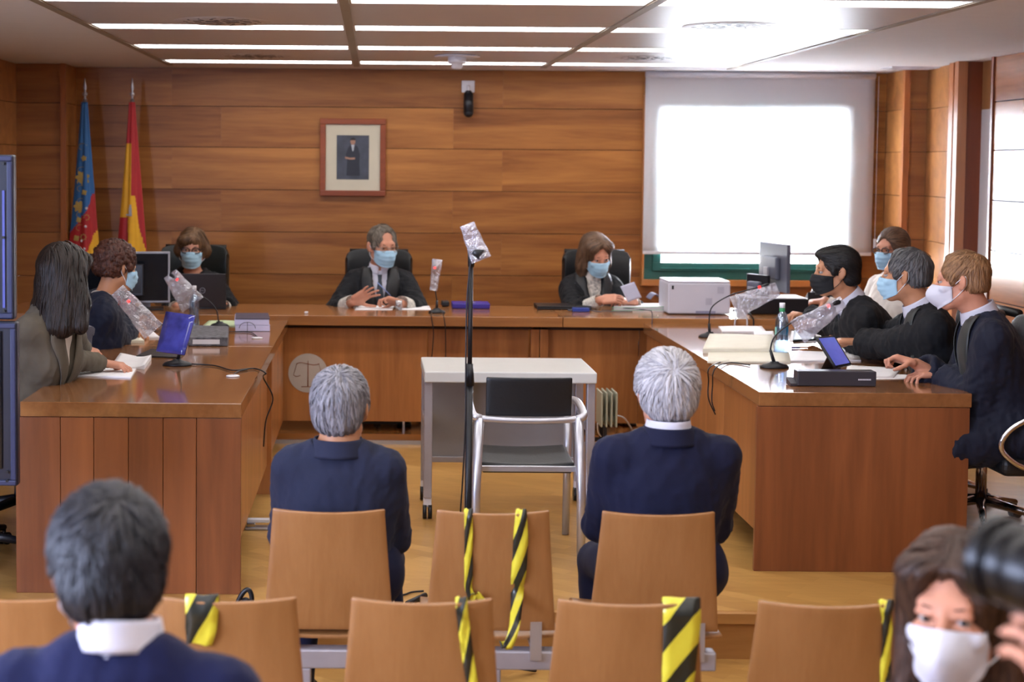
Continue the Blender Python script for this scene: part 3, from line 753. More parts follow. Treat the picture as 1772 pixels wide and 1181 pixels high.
# far row, middle chair
Yb = 4.47
tape('hazard_tape', 'yellow and black tape hanging down the left of the middle chair back', over(811, 858, True)+[surf(811, y, 858, True) for y in (900, 930, 965, 1000, 1020)]+[surf(820, 1045, 858, True)], [0.028, 0.026, 0.024, 0.026, 0.02], 0.2, 1.5, 0.25)
tape('hazard_tape', 'twisted yellow and black tape looped on the right of the middle chair back', over(902, 858, True)+[surf(x, y, 858, True, .012) for x, y in ((902, 905), (901, 940), (900, 970), (897, 1000), (895, 1030))]+[at(890, 1085, 4.42), at(878, 1122, 4.40), at(872, 1110, 4.42)], [0.026, 0.032, 0.045, 0.045, 0.03, 0.03], 0.17, 1.6, 0.05)
tape('hazard_tape', 'loose end of yellow tape sticking out beside the middle chair', [surf(812, 1045, 858, True, .012), surf(822, 1030, 858, True, .02), surf(838, 1042, 858, True, .014)], [0.022, 0.03, 0.012], 0.3, 1, 0.0)
tape('hazard_tape', 'short wide tape folded over the chair right of the foreground man', over(349, 393, False)+[surf(x, y, 393, False) for x, y in ((349, 1062), (348, 1080), (347, 1098), (345, 1116))], [0.08, 0.08, 0.078, 0.075, 0.06], 0.24, 1.6, 0.42)
tape('hazard_tape', 'narrow yellow and black tape on the right of the centre chair', over(799, 736, False)+[surf(x, y, 736, False) for x, y in ((800, 1060), (802, 1080), (806, 1110), (810, 1140), (818, 1190), (822, 1240))], [0.03, 0.028, 0.028, 0.028, 0.026], 0.15, 1.0, 0.28)
tape('hazard_tape', 'wide yellow tape with broad black bars over the chair back', over(1180, 1097, False)+[surf(x, y, 1097, False, .012) for x, y in ((1180, 1062), (1180, 1080), (1178, 1110), (1176, 1140), (1172, 1190), (1168, 1240))], [0.09, 0.09, 0.09, 0.082, 0.07], 0.16, 1.25, 0.1)
tape('hazard_tape', 'knotted yellow and black tape on the chair next to the woman in white mask', over(1535, 1448, False)+[surf(x, y, 1448, False) for x, y in ((1535, 1060), (1536, 1080), (1535, 1120), (1532, 1190))], [0.02, 0.035, 0.034, 0.022, 0.022, 0.026], 0.2, 1.2, 0.2)

# ------------------------------------------------------------------ witness table, armchair and microphone stand
wt_y, wt_z = 7.35, 0.0
grey_paint = plain('light_grey_laminate', 'c4c5c2', 0.35, var=0.02)
panel_g = plain('grey_panel', '8d8d90', 0.45, var=0.03)
a, b = at(734, 676, 7.05), at(1033, 682, 7.05)
tz = (a.z+b.z)/2+0.02
t = thing('white_table', 'white wheeled table with grey legs in the middle of the room', 'table', ((a.x+b.x)/2, 7.35, 0))
L = (b.x-a.x)/2
zt = at(880, 649, 7.05).z
zt = 0.712
m = MB(); m.b2(-L, L, -0.30, 0.24, zt-0.052, zt); m.build('tabletop', grey_paint, t, bevel=0.006)
for s in (-1, 1):
    m = MB(); m.b2(s*(L-0.022)-0.02, s*(L-0.022)+0.02, -0.27, -0.22, 0.10, zt-0.054); m.build('leg', MATS['painted_steel'], t, bevel=0.004)
    m = MB(); m.b2(s*(L-0.022)-0.02, s*(L-0.022)+0.02, 0.14, 0.19, 0.10, zt-0.054); m.build('leg', MATS['painted_steel'], t, bevel=0.004)
    m = MB(); m.b2(s*(L-0.022)-0.018, s*(L-0.022)+0.018, -0.219, 0.139, 0.42, 0.46); m.build('side_rail', MATS['painted_steel'], t, bevel=0.004)
m = MB(); m.b2(-L+0.045, L-0.045, 0.16, 0.175, 0.21, zt-0.054); m.build('modesty_panel', panel_g, t)
m = MB(); m.b2(-L+0.045, L-0.045, 0.15, 0.185, 0.19, 0.22); m.build('lower_rail', MATS['painted_steel'], t, bevel=0.003)
for s in (-1, 1):
    for y in (-0.245, 0.165):
        x = s*(L-0.022)
        m = MB(); m.box((x+0.0, y, 0.085), (0.04, 0.03, 0.06)); k = m.build('caster_fork', white_plastic, t, bevel=0.004)
        for q in (-1, 1):
            m = MB(); m.cyl((x+q*0.022, y-0.01, 0.034), (x+q*0.022-q*0.018, y-0.01, 0.034), 0.033, n=20); m.build('wheel', black_plastic, k)

# witness armchair seen from behind
cY = 6.55
xc = X(910, cY); t = thing('armchair', 'aluminium armchair with black backrest and seat facing the white table', 'chair', (xc, cY, 0), 0)
sc = FPX/cY
def zz(py, Y=cY): return at(910, py, Y).z
hw = 0.235
m = MB(); m.grid(lambda u, v: ((u-0.5)*0.366, -0.235-0.02*v+0.02*(2*u-1)**2, zz(706)+v*(zz(641)-zz(706))), 17, 9, 0.014); m.build('backrest', leather, t, bevel=0.004)
m = MB(); m.grid(lambda u, v: ((u-0.5)*0.40, -0.20+0.42*v, 0.425+0.012*v-0.01*(1-(2*u-1)**2)-0.03*max(0, v-0.85)*6), 15, 15, 0.035); m.build('seat', leather, t, bevel=0.008)
m = MB(); m.b2(-0.19, 0.19, -0.19, 0.16, 0.375, 0.39); m.build('seat_plate', black_plastic, t, bevel=0.004)
za = zz(708)
for s in (-1, 1):
    m = MB(); m.tube([(s*(hw-0.025), -0.235, za), (s*(hw-0.012), -0.26, 0.3), (s*(hw-0.012), -0.275, 0.004)], [0.021, 0.02, 0.017], 12); m.build('leg', alu, t)
    m = MB(); m.tube([(s*(hw-0.01), 0.22, za-0.01), (s*(hw-0.01), 0.25, 0.004)], [0.018, 0.017], 12); m.build('leg', alu, t)
    m = MB(); m.tube(spline([(s*(hw-0.03), -0.235, za-0.003), (s*hw, -0.22, za+0.01), (s*(hw+0.004), 0.0, za+0.03), (s*(hw-0.005), 0.2, za+0.01), (s*(hw-0.01), 0.235, za-0.03)], 6), 0.016, 12); m.build('armrest', alu, t)
m = MB(); m.tube(spline([(-hw+0.01, -0.232, za-0.002), (-0.12, -0.245, za-0.008), (0, -0.25, za-0.01), (0.12, -0.245, za-0.008), (hw-0.01, -0.232, za-0.002)], 6), 0.014, 12); m.build('back_rail', alu, t)
m = MB(); m.b2(-hw+0.02, hw-0.02, -0.215, -0.19, 0.385, 0.41); m.build('seat_rail', alu, t, bevel=0.003)

# microphone stand
bagm, nt, b = newmat('clear_plastic_bag')
tcn = nd(nt, 'ShaderNodeTexCoord'); vor = nd(nt, 'ShaderNodeTexNoise', i_Scale=22.0, i_Detail=3.0, i_Distortion=2.0); nt.links.new(tcn.outputs['Object'], vor.inputs[0])
bpn = nd(nt, 'ShaderNodeBump', i_Strength=1.0, i_Distance=0.02); nt.links.new(vor.outputs['Fac'], bpn.inputs['Height'])
g1 = nd(nt, 'ShaderNodeBsdfGlossy'); g1.inputs['Roughness'].default_value = 0.12; nt.links.new(bpn.outputs[0], g1.inputs['Normal'])
d1 = nd(nt, 'ShaderNodeBsdfDiffuse'); d1.inputs[0].default_value = lin('c4c4d4'); t1 = nd(nt, 'ShaderNodeBsdfTransparent'); t1.inputs[0].default_value = (0.95, 0.95, 0.97, 1)
ma = nd(nt, 'ShaderNodeMixShader'); ma.inputs[0].default_value = 0.45; nt.links.new(d1.outputs[0], ma.inputs[1]); nt.links.new(g1.outputs[0], ma.inputs[2])
mb_ = nd(nt, 'ShaderNodeMixShader'); mb_.inputs[0].default_value = 0.5; nt.links.new(t1.outputs[0], mb_.inputs[1]); nt.links.new(ma.outputs[0], mb_.inputs[2])
nt.links.new(mb_.outputs[0], nt.nodes['Material Output'].inputs[0])
def bag(parent, a, b, wa, wb, seed, off):
    # crumpled flat sleeve from a (open end) to b (tip); widths across
    a = Vector(a); b = Vector(b); t_ = (b-a); L = t_.length; t_.normalize()
    s_ = t_.cross(Vector((0, 1, 0))).normalized(); n_ = Vector((0, 1, 0))
    rn = random.Random(seed); ph = [rn.uniform(0, 6) for _ in range(8)]
    def fn(u, v):
        w = wa+(wb-wa)*v; ang = u*2*PI
        cr = 0.003*math.sin(4*ang+ph[0]+v*5)+0.003*math.sin(14*v+ph[1]+ang)+0.002*math.sin(31*v+ph[2]-2*ang)
        d = (0.008+0.010*math.sin(v*PI)+cr)
        x_ = math.cos(ang)*w/2*(1+0.03*math.sin(17*v+ph[3])); y_ = math.sin(ang)*d
        return a+t_*(L*v)+s_*x_+n_*y_+n_*0.006*math.sin(8*v+ph[4])
    m = MB(); m.grid(fn, 41, 31)
    return m.build('plastic_bag', bagm, parent, off=off)
Ym = 5.3
p0 = at(815, 440, Ym); base = at(815, 1000, Ym)
t = thing('microphone_stand', 'tall black floor microphone stand with a plastic-wrapped head', 'microphone stand', (p0.x, Ym, ZP))
o = (p0.x, Ym, ZP)
m = MB(); m.cyl((p0.x, Ym, ZP+0.03), (p0.x, Ym, at(815, 640, Ym).z), 0.0125).cyl((p0.x, Ym, at(815, 700, Ym).z), (p0.x, Ym, p0.z-0.0), 0.0085); 
m.cyl((p0.x, Ym, at(815, 668, Ym).z), (p0.x, Ym, at(815, 630, Ym).z), 0.018, 0.012); m.build('pole', black_plastic, t, off=o)
m = MB(); h_ = at(822, 440, Ym); 
m.cyl(at(815, 462, Ym), at(817, 436, Ym), 0.011, 0.016).cyl(at(814, 432, Ym), at(834, 442, Ym-0.03), 0.017, 0.02); m.build('microphone_head', black_plastic, t, off=o)
bag(t, at(833, 450, Ym-0.02), at(808, 388, Ym), 0.075, 0.052, 3, o)
m = MB()
for k in range(3):
    a = 2*PI*k/3+0.5; m.tube([(p0.x, Ym, ZP+0.10), (p0.x+0.3*math.cos(a), Ym+0.3*math.sin(a), ZP+0.012)], 0.009, 8)
m.build('tripod_base', black_plastic, t, off=o)
m = MB(); m.tube(spline([at(815, 450, Ym-0.02), at(808, 520, Ym-0.015), at(806, 640, Ym-0.02), at(805, 740, Ym-0.03), at(800, 840, Ym-0.03), at(796, 900, Ym-0.03), (p0.x-0.06, Ym-0.05, ZP+0.02)], 8), 0.0028, 6); m.build('cable', black_plastic, t, off=o)
# ------------------------------------------------------------------ figures grown from distance fields
A = np.array
def nrm(v): v = np.asarray(v, float); return v/np.linalg.norm(v)
def cap(a, b, ra, rb=None): return ('c', A(a, float), A(b, float), ra, ra if rb is None else rb)
def ell(c, r, R=None): return ('e', A(c, float), A(r, float), np.eye(3) if R is None else A(R, float))
def rbx(c, h, R=None, r=0.01): return ('b', A(c, float), A(h, float), np.eye(3) if R is None else A(R, float), r)
def bounds(p):
    if p[0] == 'g':
        bb = [bounds(q) for q, k, s in p[1] if s > 0]; return np.min([b[0] for b in bb], 0), np.max([b[1] for b in bb], 0)
    if p[0] == 'c':
        r = max(p[3], p[4]); return np.minimum(p[1], p[2])-r, np.maximum(p[1], p[2])+r
    if p[0] == 'e': e = np.abs(p[3]) @ p[2]; return p[1]-e, p[1]+e
    e = np.abs(p[3]) @ p[2]; return p[1]-e, p[1]+e
def dist(p, P):
    if p[0] == 'g': return fieldat(p[1], P)
    if p[0] == 'c':
        a, b = p[1], p[2]; ab = b-a; L = max(1e-9, ab @ ab)
        t = np.clip(((P-a) @ ab)/L, 0, 1)
        return np.linalg.norm(P-a-t[..., None]*ab, axis=-1)-(p[3]+(p[4]-p[3])*t)
    if p[0] == 'e':
        q = (P-p[1]) @ p[3]; k0 = np.linalg.norm(q/p[2], axis=-1); k1 = np.linalg.norm(q/p[2]**2, axis=-1)
        return np.where(k1 > 1e-6, k0*(k0-1)/np.maximum(k1, 1e-6), -p[2].min())
    q = np.abs((P-p[1]) @ p[3])-(p[2]-p[4])
    return np.linalg.norm(np.maximum(q, 0), axis=-1)+np.minimum(q.max(-1), 0)-p[4]
def smin(a, b, k):
    h = np.clip(0.5+0.5*(b-a)/k, 0, 1); return b+(a-b)*h-k*h*(1-h)
def fieldat(ops, P):                 # ops: (prim, blend, sign)
    D = np.full(P.shape[:-1], 1.0)
    for p, k, s in ops:
        d = dist(p, P)
        D = smin(D, d, k) if s > 0 else -smin(-D, d, k)
    return D
def gradat(ops, P, e=0.002):
    g = np.stack([fieldat(ops, P+np.eye(3)[i]*e)-fieldat(ops, P-np.eye(3)[i]*e) for i in range(3)], -1)
    return g/np.maximum(np.linalg.norm(g, axis=-1, keepdims=True), 1e-9)
def polygonise(ops, h):
    los, his = zip(*[bounds(p) for p, k, s in ops if s > 0])
    lo = np.min(los, 0)-3*h-0.01; hi = np.max(his, 0)+3*h+0.01
    n = np.ceil((hi-lo)/h).astype(int)+1
    D = np.full(n, 1.0, np.float32)
    ax = [lo[i]+h*np.arange(n[i]) for i in range(3)]
    for p, k, s in ops:
        a, b = bounds(p); mg = k+2*h
        i0 = np.maximum(((a-mg-lo)/h).astype(int), 0); i1 = np.minimum(np.ceil((b+mg-lo)/h).astype(int)+1, n)
        if (i1 <= i0).any(): continue
        sl = tuple(slice(i0[i], i1[i]) for i in range(3))
        P = np.stack(np.meshgrid(ax[0][sl[0]], ax[1][sl[1]], ax[2][sl[2]], indexing='ij'), -1)
        d = dist(p, P)
        D[sl] = smin(D[sl], d, k) if s > 0 else -smin(-D[sl], d, k)
    ins = D < 0
    # surface nets
    cn = [(x, y, z) for x in (0, 1) for y in (0, 1) for z in (0, 1)]
    m = n-1
    cnt = np.zeros(m, np.int8)
    for c in cn: cnt += ins[c[0]:c[0]+m[0], c[1]:c[1]+m[1], c[2]:c[2]+m[2]]
    act = np.argwhere((cnt > 0) & (cnt < 8))
    V8 = np.stack([D[act[:, 0]+c[0], act[:, 1]+c[1], act[:, 2]+c[2]] for c in cn], 1).astype(float)
    acc = np.zeros((len(act), 3)); w = np.zeros(len(act)); cc = A(cn, float)
    for i in range(8):
        for j in range(i+1, 8):
            if np.abs(cc[i]-cc[j]).sum() == 1:
                a, b = V8[:, i], V8[:, j]; cr = (a < 0) != (b < 0)
                t = np.where(cr, a/np.where(cr, a-b, 1), 0)
                acc += np.where(cr[:, None], cc[i]+t[:, None]*(cc[j]-cc[i]), 0); w += cr
    V = lo+h*(act+acc/w[:, None])
    idx = np.full(m, -1, np.int64); idx[tuple(act.T)] = np.arange(len(act))
    F = []
    for axis in range(3):
        o1, o2 = (axis+1) % 3, (axis+2) % 3
        sl0 = [slice(None)]*3; sl1 = [slice(None)]*3; sl0[axis] = slice(0, -1); sl1[axis] = slice(1, None)
        ch = ins[tuple(sl0)] != ins[tuple(sl1)]
        e = np.argwhere(ch); e = e[(e[:, o1] > 0) & (e[:, o2] > 0) & (e[:, o1] < m[o1]) & (e[:, o2] < m[o2])]
        inside = ins[tuple(e.T)]
        q = []
        for d1, d2 in ((-1, -1), (0, -1), (0, 0), (-1, 0)):
            g = e.copy(); g[:, o1] += d1; g[:, o2] += d2; q.append(idx[tuple(g.T)])
        q = np.stack(q, 1); q[~inside] = q[~inside][:, ::-1]; F.append(q)
    F = np.concatenate(F); F = F[(F >= 0).all(1)]
    return V, F
def sn(P, f, seed, n=5):
    r = np.random.RandomState(seed); o = 0
    for i in range(n):
        d = r.normal(size=3); d /= np.linalg.norm(d); o = o+np.sin((P @ d)*f*r.uniform(0.6, 1.5)+r.uniform(0, 6.28))
    return o/n
def mkmesh(name, V, F, mat, parent, off, smooth=True, fmat=None):
    me = bpy.data.meshes.new(name); V = np.asarray(V)-A(off)
    me.vertices.add(len(V)); me.vertices.foreach_set('co', V.astype(np.float32).ravel())
    F = np.asarray(F); k = F.shape[1]
    me.loops.add(F.size); me.loops.foreach_set('vertex_index', F.astype(np.int32).ravel())
    me.polygons.add(len(F)); me.polygons.foreach_set('loop_start', (np.arange(len(F))*k).astype(np.int32)); 
    me.polygons.foreach_set('loop_total', np.full(len(F), k, np.int32))
    for m in (mat if isinstance(mat, (list, tuple)) else [mat]): me.materials.append(m)
    if fmat is not None: me.polygons.foreach_set('material_index', np.asarray(fmat, np.int32))
    me.polygons.foreach_set('use_smooth', [smooth]*len(F))
    me.update(calc_edges=True); me.validate()
    o = bpy.data.objects.new(name, me); C.objects.link(o); o.parent = parent
    return o
def rotz(a): c, s = math.cos(a), math.sin(a); return A([[c, -s, 0], [s, c, 0], [0, 0, 1]])
def rotx(a): c, s = math.cos(a), math.sin(a); return A([[1, 0, 0], [0, c, -s], [0, s, c]])
def roty(a): c, s = math.cos(a), math.sin(a); return A([[c, 0, s], [0, 1, 0], [-s, 0, c]])
rad = math.radians

def skin(name, col): return plain(name, col, 0.5, var=0.05, vscale=25, sss=0.0, spec=0.4)
def cloth(name, col, rough=0.85, sheen=0.04, var=0.08, bump=0.15, bscale=300): return plain(name, col, rough, var=var, sheen=sheen, bump=bump, bscale=bscale, spec=0.25)
def hairmat(name, dark, light, rough=0.42):
    if name in MATS: return MATS[name]
    m, nt, b = newmat(name)
    geo = nd(nt, 'ShaderNodeNewGeometry'); cr = nd(nt, 'ShaderNodeValToRGB')
    cr.color_ramp.elements[0].color = lin(dark); cr.color_ramp.elements[1].color = lin(light)
    tc = nd(nt, 'ShaderNodeTexCoord'); nz = nd(nt, 'ShaderNodeTexNoise', i_Scale=30.0); nt.links.new(tc.outputs['Object'], nz.inputs['Vector'])
    mx = nd(nt, 'ShaderNodeMath', operation='MULTIPLY_ADD'); mx.inputs[1].default_value = 0.6; nt.links.new(geo.outputs['Random Per Island'], mx.inputs[0])
    m2 = nd(nt, 'ShaderNodeMath', operation='MULTIPLY'); m2.inputs[1].default_value = 0.45; nt.links.new(nz.outputs['Fac'], m2.inputs[0]); nt.links.new(m2.outputs[0], mx.inputs[2])
    nt.links.new(mx.outputs[0], cr.inputs[0]); nt.links.new(cr.outputs[0], b.inputs['Base Color'])
    b.inputs['Roughness'].default_value = rough; b.inputs['Specular IOR Level'].default_value = 0.35
    mp = nd(nt, 'ShaderNodeMapping'); mp.inputs['Scale'].default_value = (420, 420, 45); n2 = nd(nt, 'ShaderNodeTexNoise', i_Scale=1.0, i_Detail=2.0); nt.links.new(tc.outputs['Object'], mp.inputs[0]); nt.links.new(mp.outputs[0], n2.inputs['Vector'])
    bp = nd(nt, 'ShaderNodeBump', i_Strength=0.7, i_Distance=0.003); nt.links.new(n2.outputs['Fac'], bp.inputs['Height']); nt.links.new(bp.outputs[0], b.inputs['Normal'])
    MATS[name] = m; return m

def frame(d):
    d = nrm(d); a = nrm(np.cross(d, A((0.1, .2, 1.)))); return np.stack([a, np.cross(d, a), d], 1)
def head_ops(f=1.0, ears=True):
    o = [(ell((0, -.014, .032), (.074*f, .095, .085)), .02, 1), (ell((0, .022, -.035), (.058*f, .068, .078)), .03, 1),
         (cap((-.03, .058, -.095), (.03, .058, -.095), .018), .03, 1), (ell((0, .075, -.098), (.02, .018, .016)), .02, 1),
         (cap((-.052*f, .0, -.065), (-.02, .06, -.1), .016), .025, 1), (cap((.052*f, .0, -.065), (.02, .06, -.1), .016), .025, 1),
         (cap((-.034, .078, .024), (.034, .078, .024), .012), .018, 1),
         (ell((-.04, .068, -.03), (.022, .018, .018)), .02, 1), (ell((.04, .068, -.03), (.022, .018, .018)), .02, 1),
         (ell((-.031, .096, .0), (.017, .013, .012)), .01, -1), (ell((.031, .096, .0), (.017, .013, .012)), .01, -1),
         (cap((0, .088, .008), (0, .112, -.038), .008, .012), .012, 1), (cap((-.011, .10, -.042), (.011, .10, -.042), .008), .008, 1),
         (cap((-.018, .088, -.068), (.018, .088, -.068), .007), .008, 1), (cap((-.014, .087, -.077), (.014, .087, -.077), .007), .006, 1),
         ]+[(cap((q*.043, .0815, .0088), (q*.019, .0885, .0082), .0062), .003, 1) for q in (-1, 1)]+[(cap((q*.042, .081, -.0105), (q*.02, .087, -.0105), .0052), .003, 1) for q in (-1, 1)]
    if ears:
        for s in (-1, 1):
            R = rotz(s*.35)
            o += [(ell((s*.083*f, -.010, -.004), (.007, .019, .032), rotz(s*.6) @ rotx(.15)), .006, 1), (ell((s*.092*f, -.002, .0), (.006, .009, .018), R), .005, -1), (ell((s*.075*f, -.004, -.03), (.007, .009, .01)), .006, 1)]
    return o
def xf(ops, R, t, sc=1.0):
    out = []
    for p, k, s in ops:
        if p[0] == 'c': q = ('c', R @ p[1]*sc+t, R @ p[2]*sc+t, p[3]*sc, p[4]*sc)
        elif p[0] == 'e': q = ('e', R @ p[1]*sc+t, p[2]*sc, R @ p[3])
        else: q = ('b', R @ p[1]*sc+t, p[2]*sc, R @ p[3], p[4]*sc)
        out.append((q, k*sc, s))
    return out
def hand_ops(w, fd, pn, side, curl=0.35, spread=0.12, thumb=0.5, sc=1.0, point=False):
    # w wrist, fd finger direction, pn direction the palm faces, side +1 right hand / -1 left hand
    fd = nrm(fd); pn = nrm(A(pn)-fd*(A(pn) @ fd)); sd = np.cross(pn, fd)*side      # towards the thumb
    sd = -sd
    w = A(w, float); R = np.stack([sd, fd, pn], 1)
    pc = w+fd*.048*sc
    o = [(rbx(pc, A((.04, .047, .014))*sc, R, .013*sc), .012, 1), (ell(w+fd*.03*sc+sd*.026*sc+pn*.008*sc, A((.017, .03, .014))*sc, R), .012, 1)]
    L = [.076, .085, .079, .062]; xs = [.029, .0095, -.0105, -.029]
    for i in range(4):
        a = curl*(1+.12*i) if not (point and i == 0) else curl*.35
        b = w+fd*(.092-.004*abs(i-1.3))*sc+sd*xs[i]*sc
        d0 = nrm(fd+sd*(1.3-i)*spread)
        ang = a*.55; p = b; r = (.0088-.0004*i)*sc
        for j, fr in enumerate((.46, .30, .24)):
            d = nrm(d0*math.cos(ang)+pn*math.sin(ang)); q = p+d*L[i]*fr*sc
            o.append((cap(p, q, r*(1-.08*j), r*(.93-.08*j)), .0035, 1)); p = q; ang += a
    tb = w+fd*.026*sc+sd*.034*sc+pn*.004*sc; d = nrm(fd*.65+sd*(.75-.3*thumb)+pn*(.25+thumb*.5)); p = tb
    for j, (l, r) in enumerate(((.036, .0115), (.031, .010), (.026, .0088))):
        q = p+d*l*sc; o.append((cap(p, q, r*sc, r*.9*sc), .006, 1)); p = q; d = nrm(d+fd*.22-sd*.12*thumb+pn*.05*thumb)
    return o

LOC = {}
def person(sp):
    name = sp['label']
    hs = sp.get('hs', 1.0); bs = sp.get('bs', 1.0); fem = sp.get('fem', False)
    Hc = A(sp['head'], float)
    Rh = rotz(rad(sp['hyaw'])) @ roty(rad(sp.get('hroll', 0))) @ rotx(-rad(sp.get('hpitch', 0)))
    ty = rad(sp['tyaw']); lean = rad(sp.get('lean', 5))
    Rt = rotz(ty) @ rotx(-lean) @ roty(rad(sp.get('side', 0)))
    N = Hc+Rh @ A((0, -.03, -.09))*hs+A((0, 0, -.075))*bs+rotz(ty) @ A((0, -.01-.25*math.sin(lean)*.2, 0))
    N = N+A(sp.get('noff', (0, 0, 0)))
    T = lambda x, y, z: N+Rt @ (A((x, y, z), float)*bs)
    sw = (.155 if fem else .175)*sp.get('sw', 1.0)
    tl = sp.get('tl', .5); kz = tl/.5; pel = T(0, 0, -tl)
    root = thing('person', name, 'person', tuple(pel), group=sp.get('group')); off = tuple(pel)
    sk = sp['skin']
    body = xf(head_ops(.95 if fem else 1.0, sp.get('ears', True)), Rh, Hc, hs)
    nb = .048 if fem else .057
    body += [(cap(Hc+Rh @ A((0, -.02, -.05))*hs, N+Rt @ A((0, .0, .01)), nb*hs, nb*1.08), .03, 1)]
    body += [(ell(T(0, .0, -.17), A((.15 if fem else .165, .095, .19))*bs, Rt), .04, 1), (ell(T(0, .01, -.38*kz), A((.135, .10, .16))*bs, Rt), .05, 1), (cap(T(-.12, -.005, -.045), T(.12, -.005, -.045), .045), .04, 1), (cap(T(-.09, 0, -tl), T(.09, 0, -tl), .09), .05, 1)]
    if fem: body += [(ell(T(s*.065, .085, -.2), A((.06, .045, .06))*bs, Rt), .03, 1) for s in (-1, 1)]
    arms = {}
    fl = sp.get('floor', 0.0)
    fwd = rotz(ty) @ A((0, 1, 0)); rt = rotz(ty) @ A((1, 0, 0))
    for s, key in ((1, 'R'), (-1, 'L')):
        sh = T(s*sw, -.005, -.065)+(A(sp.get('sh'+key, (0, 0, 0))))
        hd = sp.get('hand'+key)
        if hd is None: wr = pel+fwd*.30+rt*s*.10+A((0, 0, .12)); hd = dict(fd=fwd-rt*s*.4, pn=(0, 0, -1), curl=.3)
        else: wr = A(hd['p'], float)
        la, lb = .285*bs, .255*bs
        v = wr-sh; d = np.linalg.norm(v)
        if d > (la+lb)*.985: wr = sh+v/d*(la+lb)*.985; v = wr-sh; d = np.linalg.norm(v)
        if d < .12: d = .12
        ca = (la*la+d*d-lb*lb)/(2*la*d); ca = max(-1, min(1, ca))
        pole = A(hd.get('pole', A((0, 0, -1.0))+rt*s*.3-fwd*.15), float); u = v/np.linalg.norm(v); pole = nrm(pole-u*(pole @ u))
        el = sh+u*la*ca+pole*la*math.sqrt(1-ca*ca)
        arms[key] = (sh, el, wr)
        ra = .043 if fem else .05
        body += [(cap(sh, el, ra, ra*.82), .02, 1), (cap(el, wr, ra*.82, .025), .012, 1)]
        if not hd.get('hide'):
            fd = hd.get('fd', wr-el); body += hand_ops(wr+nrm(fd)*.006, fd, hd.get('pn', (0, 0, -1)), s, hd.get('curl', .35), hd.get('spread', .06), hd.get('thumb', .5), .95 if fem else 1.04, hd.get('point', False))
    # thighs, shins
    lp = []
    kh = sp.get('knee', 0.5)
    for s in (-1, 1):
        hp = pel+rt*s*.09; kn = hp+fwd*.40*bs+rt*s*sp.get('kspread', .05)+A((0, 0, fl+kh-hp[2]))*1.0
        an = kn+fwd*sp.get('tuck', -.04)+rt*s*.01; an[2] = fl+.09
        lp.append((hp, kn, an)); body += [(cap(hp, kn, .07, .05), .03, 1), (cap(kn, an, .048, .034), .02, 1)]
    V, F = polygonise(body, sp.get('h', .0065))
    mkmesh('body', V, F, sk, root, off)
    # clothes ------------------------------------------------------
    kind = sp.get('wear', 'robe'); top = sp['top']
    g = {'robe': dict(sh=.058, t=.024, ua=(.062, .062), fa=(.06, .066), cut=.045), 'jacket': dict(sh=.054, t=.02, ua=(.062, .052), fa=(.05, .041), cut=.02), 'sweater': dict(sh=.052, t=.016, ua=(.06, .052), fa=(.05, .042), cut=.02)}[kind]
    if fem: g['sh'] *= .92
    tt = g['t']; W0 = sw+.0
    def torso(ex, low=True):
        o = [(ell(T(0, .0, -.17), A((.165+ex if fem else .18+ex, .105+ex, .21))*bs, Rt), .03, 1), (ell(T(0, .015, -.38*kz), A((.15+ex, .12+ex, .2*kz))*bs, Rt), .06, 1),
             (cap(T(-sw*.78, -.008, -.055), T(sw*.78, -.008, -.055), g['sh']-.02+ex), .035, 1), (cap(T(-.055, -.02, -.015), T(.055, -.02, -.015), .035+ex*.6), .04, 1)]
        if fem: o += [(ell(T(s*.065, .085, -.2), A((.065+ex, .05+ex*.6, .065+ex))*bs, Rt), .04, 1) for s in (-1, 1)]
        if low: o += [(ell(T(0, .0, -tl), A((.17+ex, .13+ex, .11))*bs, Rt), .06, 1)]
        return o
    shirt = None
    if sp.get('shirt'):
        shirt = torso(.004)+[(ell(T(0, -.0, .0), (.069, .07, .028), Rt), .02, 1)]
        if kind != 'sweater' or True:
            V, F = polygonise([q for q in shirt], .009); V = V+0
            mkmesh('shirt', V, F, sp['shirt'], root, off)
    ops = torso(tt)
    nk = sp.get('neck', .058)
    ops.append((cap(T(0, -.002, .035 if kind == 'sweater' else 0), T(0, -.03, .2), nk+.012, nk+.05), .012, -1))
    if sp.get('vneck', kind != 'sweater'):
        vd = sp.get('vdeep', .27)
        ops += [(cap(T(0, .09, .0), T(0, .155+.02*(tt > .025), -vd), .058, .006), .012, -1)]
        ops += [(cap(T(0, .16, .0), T(0, .19, -vd), .06, .01), .012, -1)]
    tops = list(ops)
    for s, key in ((1, 'R'), (-1, 'L')):
        sh, el, wr = arms[key]; cutp = wr+nrm(el-wr)*(g['cut']+sp.get('cufflen', 0))
        so = [(cap(sh, el, g['ua'][0]*bs, g['ua'][1]*bs), .035, 1), (cap(el, cutp, g['fa'][0]*bs, g['fa'][1]*bs), .025, 1)]
        if kind == 'robe':
            so.append((cap(el*.55+wr*.45-A((0, 0, .012)), cutp-A((0, 0, .012)), .055, .062), .03, 1))
            so.append((cap(sh+A((0, 0, -.04)), el, .06, .062), .03, 1))
        so.append((cap(cutp+nrm(wr-cutp)*.02, wr+nrm(wr-el)*.10, (g['fa'][1])*.78), .006, -1))
        so.append((rbx(cutp+nrm(wr-el)*.065, (.088, .088, .06), frame(wr-el), .005), .004, -1))
        ops.append((('g', so), .035, 1))
    if kind == 'robe' or kind == 'jacket':
        for hp, kn, an in lp:
            if kind == 'robe': ops += [(cap(hp, kn*.75+hp*.25, .12, .10), .06, 1)]
    V, F = polygonise(ops, sp.get('hc', .008))
    Nn = gradat(ops, V, .004) if len(V) < 2e5 else np.zeros_like(V)
    seed = abs(hash_(name)) % 1000
    amp = {'robe': .0085, 'jacket': .005, 'sweater': .0035}[kind]*sp.get('wr', 1)
